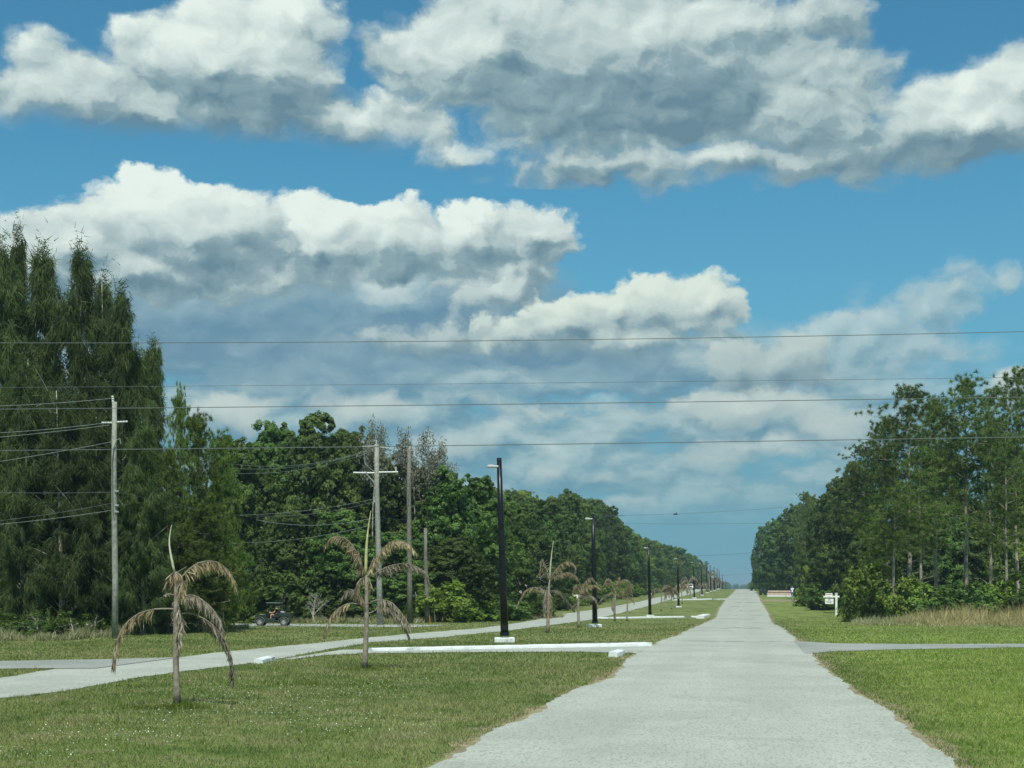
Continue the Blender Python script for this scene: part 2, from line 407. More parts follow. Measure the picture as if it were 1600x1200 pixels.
M['insul'] = simple('insulator', (.52, .55, .53), .35, var=.05)
M['tyre'] = simple('rubber', (.065, .068, .068), .85, var=.2)
M['rim'] = simple('dark_rim', (.05, .05, .05), .4, .5)
M['dgreen'] = simple('dark_green_plastic', (.022, .040, .034), .4, var=.2, spec=.45)
M['dark'] = simple('dark_plastic', (.015, .016, .016), .5, var=.2)
M['skin'] = simple('skin', (.55, .34, .24), .6, var=.08)
M['shirt'] = simple('black_shirt', (.015, .015, .018), .9, var=.2)
M['glass'] = simple('dark_glass', (.012, .015, .017), .08, spec=.6)
M['tan'] = simple('pale_board', (.58, .43, .36), .85, var=.18, scale=3)
M['brown'] = simple('brown_gap', (.16, .10, .07), .9, var=.2)
M['bin'] = simple('bin_plastic', (.022, .028, .030), .5, var=.2)
M['signgreen'] = simple('street_sign_green', (.02, .16, .08), .4, var=.05)
M['signblue'] = simple('blue_panel', (.05, .10, .28), .4, var=.08)
M['red'] = simple('red_lettering', (.45, .06, .04), .5, var=.05)
M['grey'] = simple('grey_lettering', (.25, .27, .28), .5, var=.05)
M['orange'] = simple('orange_marker', (.55, .22, .04), .6, var=.1)
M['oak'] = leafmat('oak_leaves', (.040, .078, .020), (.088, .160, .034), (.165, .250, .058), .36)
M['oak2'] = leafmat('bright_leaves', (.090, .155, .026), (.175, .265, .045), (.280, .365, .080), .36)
M['casu'] = leafmat('casuarina_needles', (.038, .068, .024), (.078, .122, .036), (.130, .176, .056), .30, .08, .7)
M['pine'] = leafmat('pine_needles', (.052, .095, .024), (.125, .185, .044), (.220, .275, .076), .38, .08, .65)
M['pineb'] = leafmat('bright_pine_needles', (.055, .100, .020), (.110, .170, .034), (.180, .240, .055), .32, .08, .65)
M['deadleaf'] = leafmat('withered_leaves', (.10, .11, .07), (.19, .19, .135), (.30, .29, .22), .15, .04)
M['frond'] = leafmat('dead_frond_leaflets', (.12, .095, .055), (.28, .225, .13), (.50, .43, .29), .15, .03)
M['frondg'] = leafmat('grey_frond_leaflets', (.10, .085, .062), (.235, .205, .155), (.41, .37, .29), .15, .03)
M['reed'] = leafmat('dry_tall_grass', (.26, .24, .08), (.54, .45, .21), (.74, .64, .36), .25, .04)
M['weed'] = leafmat('pale_weeds', (.16, .18, .07), (.30, .30, .15), (.50, .50, .33), .25, .04)
M['flower'] = leafmat('white_flowers', (.36, .42, .30), (.52, .57, .44), (.72, .75, .66), .2, .0)
M['bird'] = M['dark']
M['spearpale'] = simple('pale_dry_spear', (.52, .50, .36), .7, var=.15, scale=5)
M['buggygrey'] = simple('grey_green_plastic', (.10, .14, .12), .45, var=.15)
# ------------------------------------------------------------------ mesh helpers
def mesh_np(name, verts, faces, mat, tint=None, smooth=False):
    """numpy verts (n,3), faces (m,k) -> mesh datablock"""
    me = bpy.data.meshes.new(name)
    nv, (nf, k) = len(verts), faces.shape
    me.vertices.add(nv); me.vertices.foreach_set('co', np.asarray(verts, np.float32).ravel())
    me.loops.add(nf * k); me.loops.foreach_set('vertex_index', faces.astype(np.int32).ravel())
    me.polygons.add(nf); me.polygons.foreach_set('loop_start', np.arange(0, nf * k, k, dtype=np.int32))
    try: me.polygons.foreach_set('loop_total', np.full(nf, k, np.int32))
    except Exception: pass
    if smooth: me.polygons.foreach_set('use_smooth', np.ones(nf, bool))
    if tint is not None:
        a = me.attributes.new('tint', 'FLOAT', 'POINT'); a.data.foreach_set('value', np.asarray(tint, np.float32))
    me.update(calc_edges=True); me.materials.append(mat)
    return me
def link(name, me, parent=None, loc=None):
    o = bpy.data.objects.new(name, me); COL.objects.link(o)
    if parent: o.parent = parent
    if loc is not None: o.location = loc
    return o
class MB:
    def __init__(s): s.v = []; s.f = []
    def quadring(s, a, b, n):
        for i in range(n): s.f.append((a + i, a + (i + 1) % n, b + (i + 1) % n, b + i))
    def tube(s, pts, rad, n=6, cap=True):
        pts = [Vector(p) for p in pts]
        if not hasattr(rad, '__len__'): rad = [rad] * len(pts)
        prev = None; st = len(s.v)
        for i, p in enumerate(pts):
            t = (pts[min(i + 1, len(pts) - 1)] - pts[max(i - 1, 0)])
            if t.length < 1e-9: t = Vector((0, 0, 1))
            t.normalize()
            if prev is None:
                u = t.orthogonal().normalized()
            else:
                u = (prev - t * prev.dot(t))
                u = u.normalized() if u.length > 1e-6 else t.orthogonal().normalized()
            prev = u; w = t.cross(u)
            for k in range(n):
                a = 2 * math.pi * k / n
                s.v.append(tuple(p + (u * math.cos(a) + w * math.sin(a)) * rad[i]))
            if i: s.quadring(st + (i - 1) * n, st + i * n, n)
        if cap:
            s.f.append(tuple(range(st + n - 1, st - 1, -1)))
            e = st + (len(pts) - 1) * n; s.f.append(tuple(range(e, e + n)))
        return s
    def box(s, c, d, rz=0., taper=1., ry=0., rx=0.):
        m = Matrix.Rotation(rz, 3, 'Z') @ Matrix.Rotation(ry, 3, 'Y') @ Matrix.Rotation(rx, 3, 'X')
        st = len(s.v); c = Vector(c)
        for z in (-1, 1):
            k = taper if z > 0 else 1
            for x, y in ((-1, -1), (1, -1), (1, 1), (-1, 1)):
                s.v.append(tuple(c + m @ Vector((x * d[0] / 2 * k, y * d[1] / 2 * k, z * d[2] / 2))))
        for f in ((3, 2, 1, 0), (4, 5, 6, 7), (0, 1, 5, 4), (1, 2, 6, 5), (2, 3, 7, 6), (3, 0, 4, 7)): s.f.append(tuple(st + i for i in f))
        return s
    def prism(s, poly, axis_from, axis_to):
        """poly = [(x,z)] extruded along y from..to"""
        st = len(s.v); n = len(poly)
        for y in (axis_from, axis_to):
            for x, z in poly: s.v.append((x, y, z))
        s.f.append(tuple(st + i for i in range(n))); s.f.append(tuple(st + n + i for i in range(n - 1, -1, -1)))
        for i in range(n): s.f.append((st + i, st + n + i, st + n + (i + 1) % n, st + (i + 1) % n))
        return s
    def mesh(s, name, mat, smooth=False, bevel=0, seg=2):
        me = bpy.data.meshes.new(name); me.from_pydata(s.v, [], s.f); me.validate()
        import bmesh
        bm = bmesh.new(); bm.from_mesh(me)
        bmesh.ops.recalc_face_normals(bm, faces=bm.faces)
        if bevel: bmesh.ops.bevel(bm, geom=list(bm.edges), offset=bevel, segments=seg, affect='EDGES', profile=.5, clamp_overlap=True)
        bm.to_mesh(me); bm.free()
        if smooth:
            for p in me.polygons: p.use_smooth = True
        me.materials.append(mat)
        return me
    def build(s, name, mat, parent=None, **k):
        return link(name, s.mesh(name, mat, **k), parent)
def leaves(C, A, B, tint, mat, name, blade=False):
    """diamond leaves (or thin blades): centre C, half axis A, half width B, all (n,3)"""
    n = len(C)
    if blade:
        V = np.stack([C - B, C + B, C + A], 1).reshape(-1, 3); Fc = np.arange(n * 3).reshape(n, 3); tt = np.repeat(tint, 3)
    else:
        V = np.stack([C - A, C + B * 1.0 - A * .1, C + A, C - B - A * .1], 1).reshape(-1, 3); Fc = np.arange(n * 4).reshape(n, 4); tt = np.repeat(tint, 4)
    return mesh_np(name, V, Fc, mat, tt)
def unit(v): return v / np.maximum(np.linalg.norm(v, axis=-1, keepdims=True), 1e-9)
def rdir(n, r): return unit(r.normal(size=(n, 3)))
def flexpts(a, b, n, sag, r, wob=.0):
    """curved limb from a to b rising in an arc"""
    a = np.array(a, float); b = np.array(b, float); t = np.linspace(0, 1, n)[:, None]
    p = a * (1 - t) + b * t; p[:, 2] += (sag * 4 * t[:, 0] * (1 - t[:, 0]))
    if wob: p[1:-1] += r.normal(size=(n - 2, 3)) * wob
    return p
# ------------------------------------------------------------------ ground and roads
def world_line(pix):
    return sorted([(p.y, p.x) for p in (gp(*q) for q in pix)])
def fn(line):
    ys = np.array([a for a, b in line]); xs = np.array([b for a, b in line])
    return lambda y: np.interp(y, ys, xs)
RL = world_line([(670, 1200), (740, 1161), (800, 1131), (830, 1117), (850, 1105), (897, 1079), (950, 1061), (972, 1042), (984, 1028), (1004, 1014), (1030, 1003), (1057, 994), (1066, 989), (1089, 979), (1104, 972), (1118, 966), (1124, 951), (1135, 936), (1150, 921.5)])
RR = world_line([(1490, 1200), (1435, 1150), (1400, 1120), (1350, 1090), (1300, 1055), (1280, 1034), (1262, 1018), (1252, 1006), (1236, 993), (1222, 981), (1207, 974), (1201, 959), (1190, 942), (1182, 926), (1180, 921.5)])
LN = world_line([(0, 1092), (100, 1080), (200, 1062), (270, 1052), (340, 1043), (400, 1036), (470, 1023), (530, 1012), (580, 1004), (620, 1001), (690, 996), (750, 990), (800, 985), (875, 975), (960, 960), (1000, 950), (1040, 939), (1060, 933)])
LF = world_line([(0, 1060), (60, 1050), (130, 1041), (230, 1032), (300, 1025), (362, 1018), (430, 1011), (500, 1005), (560, 998), (650, 990), (750, 982), (850, 966), (875, 960), (949, 949), (1000, 940), (1040, 931), (1058, 928)])
for L, tail in ((RL, -3.0), (RR, 3.0), (LN, -11.6), (LF, -17.5)):
    L.insert(0, (-80, L[0][1])); yl = L[-1][0]
    L += [(max(yl + 60, 480), tail), (7000, tail)]
fRL, fRR, fLN, fLF = map(fn, (RL, RR, LN, LF))
def jit(y, seed, amp):
    y = np.asarray(y, float); s = np.zeros_like(y)
    for k, (f, a) in enumerate(((.35, .5), (1.1, .3), (2.9, .22), (7.3, .14))): s += a * np.sin(y * f * 2.1 + seed * 3.7 + k * 1.9 + 1.3 * np.sin(y * f * .77 + seed))
    return s * amp
ROWS = np.unique(np.round(np.concatenate([np.arange(-40, 8, 2.0), np.arange(8, 70, .2), np.arange(70, 160, .5), STATIONS[(STATIONS > 0) & (STATIONS <= 2200)]]), 3))
def road_strip(name, fl, fr, mat, off, amp=.13, y0=-40, y1=2200, seed=1, label=None, nx=6):
    ys = ROWS[(ROWS >= y0) & (ROWS <= y1)]
    xl = fl(ys) + jit(ys, seed, amp); xr = fr(ys) + jit(ys, seed + 5, amp)
    n = len(ys); t = np.linspace(0, 1, nx)
    X = xl[:, None] * (1 - t) + xr[:, None] * t; Y = np.repeat(ys[:, None], nx, 1); Z = gza(Y) + off
    V = np.stack([X, Y, Z], -1).reshape(-1, 3)
    i = np.arange(n - 1)[:, None] * nx + np.arange(nx - 1)[None]
    Fc = np.stack([i, i + 1, i + nx + 1, i + nx], -1).reshape(-1, 4)
    o = link(name, mesh_np(name, V, Fc, mat)); tag(o, label, 'road', kind='structure'); return o
def cross_strip(name, lo, hi, mat, off, amp=.1, seed=3, label=None, ny=8, flat=True):
    """street crossing the boulevard: lo/hi are lists of (x, y) world edges"""
    lo = sorted(lo); hi = sorted(hi); x0 = max(lo[0][0], hi[0][0]); x1 = min(lo[-1][0], hi[-1][0])
    xs = np.arange(x0, x1 + .01, .25); yl = np.interp(xs, [a for a, b in lo], [b for a, b in lo]) + jit(xs, seed, amp)
    yh = np.interp(xs, [a for a, b in hi], [b for a, b in hi]) + jit(xs, seed + 4, amp)
    t = np.linspace(0, 1, ny); Y = yl[:, None] * (1 - t) + yh[:, None] * t; X = np.repeat(xs[:, None], ny, 1)
    V = np.stack([X, Y, gza(Y) + off], -1).reshape(-1, 3); n = len(xs)
    i = np.arange(n - 1)[:, None] * ny + np.arange(ny - 1)[None]
    Fc = np.stack([i, i + ny, i + ny + 1, i + 1], -1).reshape(-1, 4)
    o = link(name, mesh_np(name, V, Fc, mat)); tag(o, label, 'road', kind='structure'); return (xs, yl, yh)
# ground sheet
gx = np.unique(np.concatenate([np.arange(-80, 81, 2.), np.array([-3500, -2000, -1200, -800, -500, -320, -220, -160, -120, -95, 95, 120, 160, 220, 320, 500, 800, 1200, 2000, 3500.])]))
GX, GY = np.meshgrid(gx, STATIONS); GZ = gza(GY)
V = np.stack([GX, GY, GZ], -1).reshape(-1, 3); nx = len(gx)
i = np.arange(len(STATIONS) - 1)[:, None] * nx + np.arange(nx - 1)[None]
g = link('ground', mesh_np('ground', V, np.stack([i, i + 1, i + nx + 1, i + nx], -1).reshape(-1, 4), M['lawn']))
tag(g, 'mown lawn of the verges and the median strip', 'ground', kind='structure')
road_strip('sandy_verge', lambda y: fRL(y) - .20, lambda y: fRR(y) + .22, M['dirt'], .004, amp=.24, seed=9, label='thin sandy grit along the edges of the road', y1=430)
road_strip('road', fRL, fRR, M['road'], .010, seed=1, label='pale chip sealed road running straight to the horizon')
road_strip('far_carriageway', fLF, fLN, M['road'], .010, seed=2, label='pale carriageway beyond the grass median', y0=-40)
def W(*pix): return [(p.x, p.y) for p in (gp(*q) for q in pix)]
CR = cross_strip('median_crossing', W((395, 1039), (440, 1031), (500, 1025), (570, 1021.5), (700, 1020), (900, 1019), (985, 1021), (1020, 1022)),
            W((395, 1018), (470, 1017), (560, 1015.5), (700, 1013.5), (900, 1010), (1010, 1007), (1030, 1006)), M['road'], .016, label='pale road crossing the grass median')
e = gp(1600, 1010.5)
SR = cross_strip('side_street', W((1240, 1020), (1268, 1022), (1295, 1019), (1400, 1015.5), (1600, 1012)) + [(60, e.y - 1.6)],
            W((1240, 1002), (1300, 1005.5), (1420, 1007), (1600, 1006.5)) + [(60, e.y + 1.2)], M['road2'], .016, label='grey asphalt side street leaving on the right')
SL = cross_strip('side_street', W((235, 1036), (150, 1045), (0, 1046)) + [(-60, gp(0, 1046).y - .3)],
            W((300, 1027), (200, 1030.5), (0, 1034)) + [(-60, gp(0, 1034).y)], M['road2'], .022, label='grey asphalt side street leaving on the left')
a = gp(420, 979); b = gp(420, 975.2)
S2 = cross_strip('side_track', [(-75, a.y), (-17, a.y)], [(-75, b.y), (-17, b.y)], M['road'], .02, ny=14, label='narrow pale side track the buggy stands on')
a = gp(1220, 940.5); b = gp(1220, 937)
S3 = cross_strip('driveway', [(3.2, a.y), (13, a.y)], [(3.2, b.y), (13, b.y)], M['dirt'], .02, ny=14, label='pale driveway beside the grey sign post')
def on_road(x, y):
    r = ((x > fRL(y) - .05) & (x < fRR(y) + .05)) | ((x > fLF(y) - .05) & (x < fLN(y) + .05))
    for xs, yl, yh in (CR, SR, SL):
        r |= (x > xs[0]) & (x < xs[-1]) & (y > np.interp(x, xs, yl)) & (y < np.interp(x, xs, yh))
    return r
# grass blades, one object
def mk_blades():
    out = []; r = np.random.default_rng(3)
    for D0, D1, dens, h, w in ((13, 20, 800, .055, .005), (20, 27, 560, .06, .007), (27, 36, 300, .065, .010), (36, 50, 130, .07, .014), (50, 70, 44, .07, .020), (70, 95, 14, .07, .026), (95, 130, 5, .07, .03)):
        wd = 1.12 * 1600 / FPX; n = int(dens * wd * (D1 ** 2 - D0 ** 2) / 2)
        D = np.sqrt(r.uniform(D0 ** 2, D1 ** 2, n)); s = r.uniform(-.5, .5, n) * wd * D
        x = CAMX + D * FW[0] + s * RT[0]; y = D * FW[1] + s * RT[1]
        k = ~on_road(x, y) & (x > -40) & (x < 40); x = x[k]; y = y[k]; n = len(x)
        cl = np.sin(x * 2.3 + np.sin(y * 1.7) * 2) * np.sin(y * 2.9 + np.sin(x * 1.3) * 2) * .5 + .5
        hh = h * (.45 + .9 * r.random(n) ** 2) * (.7 + .6 * cl)
        th = r.uniform(0, 2 * math.pi, n); lean = r.normal(0, .5, (n, 2)) * hh[:, None]
        C = np.stack([x, y, gza(y)], -1); B = np.stack([np.cos(th), np.sin(th), 0 * th], -1) * (w * (.6 + .8 * r.random(n)))[:, None]
        A = np.concatenate([lean, hh[:, None]], 1); out.append((C, A, B, r.random(n)))
    C, A, B, T = [np.concatenate(q) for q in zip(*out)]
    o = link('grass', leaves(C, A, B, T, M['blade'], 'grass', blade=True))
    tag(o, 'short mown grass on the median and verges', 'grass', kind='stuff')
    # white weeds flowering in patches
    pc = [(330, 1083, 130), (520, 1082, 120), (610, 1078, 110), (430, 1100, 110), (110, 1150, 110), (60, 1180, 80), (640, 1062, 90), (250, 1150, 90), (420, 1120, 200), (560, 1140, 150), (300, 1110, 80)]
    X = []; 
    for px, py, sp in pc:
        for _ in range(int(sp * 1.3)):
            qx = px + r.normal() * sp * .6; qy = py + r.normal() * 9
            if qy < 1045 or qy > 1195: continue
            X.append(tuple(gp(qx, qy)))
    X = np.array(X); X = X[~on_road(X[:, 0], X[:, 1])]; n = len(X)
    X[:, 2] += r.uniform(.03, .07, n); U = rdir(n, r); A = unit(U * [1, 1, .4]) * (r.uniform(.005, .012, n))[:, None]; Bv = unit(np.cross(A, rdir(n, r))) * np.linalg.norm(A, axis=1)[:, None]
    o = link('flowers', leaves(X, A, Bv, r.random(n), M['flower'], 'flowers')); tag(o, 'tiny white weed flowers scattered through the median grass', 'flowers', kind='stuff')
mk_blades()
# ------------------------------------------------------------------ vegetation: prototypes of unit size (metres), then copies
def limb_tree(r, H, trunk_r, nb, spread, z0=.3, up=.55, mat=None, droop=0., lean=.03, top=1.0):
    """tapered trunk with limbs; returns mesh builder and limb ends"""
    m = MB(); pts = []; n = 9; x = y = 0.
    for i in range(n):
        t = i / (n - 1); pts.append((x, y, H * top * t)); x += r.normal() * H * lean * .25; y += r.normal() * H * lean * .25
    rad = [trunk_r * (1 - .86 * (i / (n - 1)) ** .9) for i in range(n)]; rad[0] *= 1.35
    m.tube(pts, rad, 8)
    P = np.array(pts); ends = []
    for b in range(nb):
        t = z0 + (1 - z0) * (b + r.random()) / nb * .97; zz = t * (n - 1); i = min(int(zz), n - 2); p = P[i] * (1 - zz + i) + P[i + 1] * (zz - i)
        a = b * 2.4 + r.normal() * .5; L = spread(t) * r.uniform(.65, 1.1)
        e = p + np.array([math.cos(a) * L, math.sin(a) * L, L * up * r.uniform(.4, 1.3) - droop * L])
        q = flexpts(p, e, 5, .06 * L * r.normal(), r, .04 * L); br = max(.012, trunk_r * .32 * (1 - .6 * t))
        m.tube(q, [br, br * .8, br * .6, br * .42, br * .2], 5, cap=False); ends.append((p, e, q))
    return m, ends
def crown_oak(seed, W=10., H=12., nl=46, leaf=.118, skirt=True, dens=1.0, mat='oak'):
    r = np.random.default_rng(seed); Cs = []; Rs = []
    # lobes
    for k in range(nl):
        u = (k + .5) / nl; a = k * 2.39996 + r.normal() * .35
        z = (.06 if skirt else .36) + (.93 - (.06 if skirt else .36)) * u ** .85
        prof = math.sin(math.pi * min(1, (z * .86 + .22))) ** .55 if z > .3 else .86 + .1 * z
        rad = W / 2 * prof * r.uniform(.55, .95); lr = W * r.uniform(.085, .16) * (1.0 if z < .85 else .8)
        Cs.append((math.cos(a) * (rad - lr * .3), math.sin(a) * (rad - lr * .3), z * H - (lr * .2))); Rs.append(lr)
    for k in range(7):
        a = r.uniform(0, 6.28); q = r.uniform(0, .28) * W; Cs.append((math.cos(a) * q, math.sin(a) * q, H * r.uniform(.84, .97))); Rs.append(W * r.uniform(.06, .11))
    LC, LA, LB, LT = [], [], [], []
    for c, lr in zip(Cs, Rs):
        c = np.array(c); ns = int(15 * dens) + 4; d = rdir(ns, r); d[:, 2] = d[:, 2] * .8 + .12; sc = c + d * lr * r.uniform(.62, 1.08, (ns, 1)); tone = r.uniform(.0, .35)
        for s_ in range(ns):
            nn = int(72 * r.uniform(.6, 1.3)); sr = lr * r.uniform(.22, .42)
            o = rdir(nn, r) * (r.random((nn, 1)) ** .45) * sr * [1, 1, .62]
            nrm = unit(o / sr * .9 + d[s_] * .7 + rdir(nn, r) * .55 + [0, 0, .35])
            a = unit(np.cross(nrm, rdir(nn, r))); b = np.cross(nrm, a); L = leaf * r.uniform(.6, 1.3, (nn, 1))
            LC.append(sc[s_] + o); LA.append(a * L); LB.append(b * L * .55); LT.append(np.clip(r.normal(.42 + tone - .15, .2, nn) + .12 * nrm[:, 2], 0, 1))  # upward-facing leaves tinted lighter: light from above put into the colour
    # loose inner leaves close the crown, tinted dark to paint its inner shade
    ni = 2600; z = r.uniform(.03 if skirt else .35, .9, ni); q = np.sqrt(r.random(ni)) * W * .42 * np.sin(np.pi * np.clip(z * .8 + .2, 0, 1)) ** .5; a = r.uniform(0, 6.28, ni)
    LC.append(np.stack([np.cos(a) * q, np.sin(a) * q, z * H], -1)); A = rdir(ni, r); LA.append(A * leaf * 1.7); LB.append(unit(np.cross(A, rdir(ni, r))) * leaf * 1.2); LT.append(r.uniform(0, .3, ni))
    return leaves(*[np.concatenate(q) for q in (LC, LA, LB, LT)], M[mat], 'crown')
def crown_casu(seed, W=5.2, H=16., kind=0):
    r = np.random.default_rng(seed); LC, LA, LB, LT = [], [], [], []; m, _ = limb_tree(r, H, .17, 0, None, lean=.02)
    nb = 150
    for b in range(nb):
        t = (.03 + .96 * (b + r.random()) / nb); a = r.uniform(0, 6.28)
        prof = (1 - t) ** .62 * (1 + .25 * math.sin(t * 17 + seed) + .15 * math.sin(t * 41 + seed * 2))
        if kind == 1: prof = .42 * (1 - t) ** .35
        if t < .12: prof *= .8
        L = max(.35, W / 2 * 1.15 * prof * r.uniform(.45, 1.15)); p0 = np.array([0, 0, t * H * .97])
        e = p0 + np.array([math.cos(a) * L, math.sin(a) * L, L * r.uniform(.35, 1.05)])
        if r.random() < .5: m.tube(flexpts(p0, e, 4, .08 * L, r), [.035, .028, .018, .006], 4, cap=False)
        if r.random() < .14:
            e3 = p0 + (e - p0) * r.uniform(1.0, 1.35) + [0, 0, r.uniform(0, .6)]; m.tube(flexpts(p0, e3, 5, .1 * L, r, .05), [.05, .042, .034, .022, .01], 5, cap=False)
        ntf = int(4 + L * 3.2)
        for k in range(ntf):
            f = (k + r.random()) / ntf; c = p0 + (e - p0) * (.25 + .8 * f) + r.normal(size=3) * .12 * (1 + L * .2); nn = 34
            base = c + r.normal(size=(nn, 3)) * [.10, .10, .14]
            out = unit(c - p0 + [0, 0, .01]) * [1, 1, .3]
            d = unit(out * r.uniform(.1, .7, (nn, 1)) + [.10, 0, -.9] + r.normal(size=(nn, 3)) * .33 + ([0, 0, 1.0] if (f > .85 and r.random() < .45) else [0, 0, 0]))
            Ln = r.uniform(.28, .70, (nn, 1)); side = unit(np.cross(d, rdir(nn, r)))
            LC.append(base); LA.append(d * Ln); LB.append(side * r.uniform(.014, .026, (nn, 1))); LT.append(np.clip(r.normal(.42 + .25 * math.sin(a * 2 + t * 9) * .5, .2, nn), 0, 1))
    # ragged tip plume
    nn = 260; c = np.array([0, 0, H * .985]) + r.normal(size=(nn, 3)) * [.22, .22, .40]
    d = unit(r.normal(size=(nn, 3)) * [1, 1, .8] + [0, 0, .1]); LC.append(c); LA.append(d * r.uniform(.25, .5, (nn, 1))); LB.append(unit(np.cross(d, rdir(nn, r))) * .022); LT.append(r.uniform(.2, .8, nn))
    return m, leaves(*[np.concatenate(q) for q in (LC, LA, LB, LT)], M['casu'], 'crown', blade=True)
def tufts(ends_pts, r, n_per, nl, wl, mat, name='crown', spread=.5, tone=.45):
    LC, LA, LB, LT = [], [], [], []
    for c in ends_pts:
        for _ in range(n_per):
            cc = c + r.normal(size=3) * spread * [1, 1, .55]; nn = 38; tt = r.normal(tone, .24)
            d = unit(rdir(nn, r) + [0, 0, .45]); L = nl * r.uniform(.6, 1.15, (nn, 1))
            LC.append(np.repeat(cc[None], nn, 0) + d * .03); LA.append(d * L); LB.append(unit(np.cross(d, rdir(nn, r))) * wl); LT.append(np.clip(r.normal(tt, .15, nn), 0, 1))
    return leaves(*[np.concatenate(q) for q in (LC, LA, LB, LT)], M[mat], name, blade=True)
def pine_proto(seed, H=17., W=6., z0=.42, nb=27, mat='pine', dense=4, kind=0):
    r = np.random.default_rng(seed)
    def spread(t):
        q = (t - z0) / (1 - z0)
        if kind == 1: return W / 2 * max(.12, (1 - q) ** .7)
        return W / 2 * max(.25, math.sin(math.pi * min(1, .25 + q * .78)) ** .7)
    m, ends = limb_tree(r, H, .20, nb, spread, z0=z0, up=.5, lean=.02, top=.985)
    pts = []
    for p, e, q in ends:
        L = np.linalg.norm(e - p)
        for f in (np.linspace(.35, 1, max(2, int(L * 2.0)))):
            i = f * 4; j = min(int(i), 3); c = q[j] * (1 - i + j) + q[j + 1] * (i - j)
            for _ in range(2):
                s_ = c + r.normal(size=3) * [.55, .55, .35] * (.5 + .25 * L); pts.append(s_)
                if r.random() < .4: m.tube([tuple(c), tuple((c + s_) / 2 + [0, 0, -.05]), tuple(s_)], [.022, .014, .006], 3, cap=False)
    for _ in range(8): pts.append(np.array([r.normal() * .35, r.normal() * .35, H * r.uniform(.93, 1.0)]))
    # dead stubs on the bare trunk
    for _ in range(int(16 * z0 / .42)):
        z = H * r.uniform(.12, z0 + .12); a = r.uniform(0, 6.28); L = r.uniform(.3, 1.8)
        m.tube(flexpts((0, 0, z), (math.cos(a) * L, math.sin(a) * L, z + L * r.uniform(-.15, .4)), 4, .05, r, .03), [.035, .025, .015, .006], 4, cap=False)
    return m, tufts(pts, r, dense, .30, .021, mat, spread=.36)
def bare_proto(seed, H=7., levels=4, mat='deadbark', W=1.0):
    r = np.random.default_rng(seed); m = MB()
    def rec(p, d, L, rad, lv):
        q = [p]; dd = d
        for i in range(3):
            dd = unit((dd + r.normal(size=3) * .18)[None])[0]; p = p + dd * L / 3; q.append(p)
        m.tube([tuple(a) for a in q], [rad, rad * .85, rad * .7, rad * .55], 4 if lv < 3 else 5, cap=False)
        if lv == 0: return
        for _ in range(r.integers(3, 5)):
            nd = unit((dd + r.normal(size=3) * .55 * [W, W, .8])[None])[0]; st = q[r.integers(1, 4)]
            rec(st, nd, L * r.uniform(.55, .8), max(.012, rad * .5), lv - 1)
    rec(np.zeros(3), np.array([0, 0, 1.]), H * .36, H * .016, levels)
    return m
def bush_mesh(seed, W=2.4, H=2., leaf=.085, mat='oak2', nl=26, dens=26):
    r = np.random.default_rng(seed); LC, LA, LB, LT = [], [], [], []
    for k in range(nl):
        a = r.uniform(0, 6.28); z = r.uniform(.05, .9); q = W / 2 * math.sqrt(r.random()) * (1 - .55 * z ** 2); c = np.array([math.cos(a) * q, math.sin(a) * q, z * H]); lr = W * r.uniform(.09, .19)
        for _ in range(7):
            nn = dens; d = rdir(1, r)[0]; cc = c + d * lr * .8; o = rdir(nn, r) * (r.random((nn, 1)) ** .5) * lr * .5
            nrm = unit(o / lr + d * .5 + rdir(nn, r) * .6 + [0, 0, .4]); A = unit(np.cross(nrm, rdir(nn, r))); B = np.cross(nrm, A); L = leaf * r.uniform(.6, 1.3, (nn, 1))
            LC.append(cc + o); LA.append(A * L); LB.append(B * L * .5); LT.append(np.clip(r.normal(.45, .22, nn), 0, 1))
    C = np.concatenate(LC); C[:, 2] = np.maximum(C[:, 2], .03)
    return leaves(C, *[np.concatenate(q) for q in (LA, LB, LT)], M[mat], 'foliage')

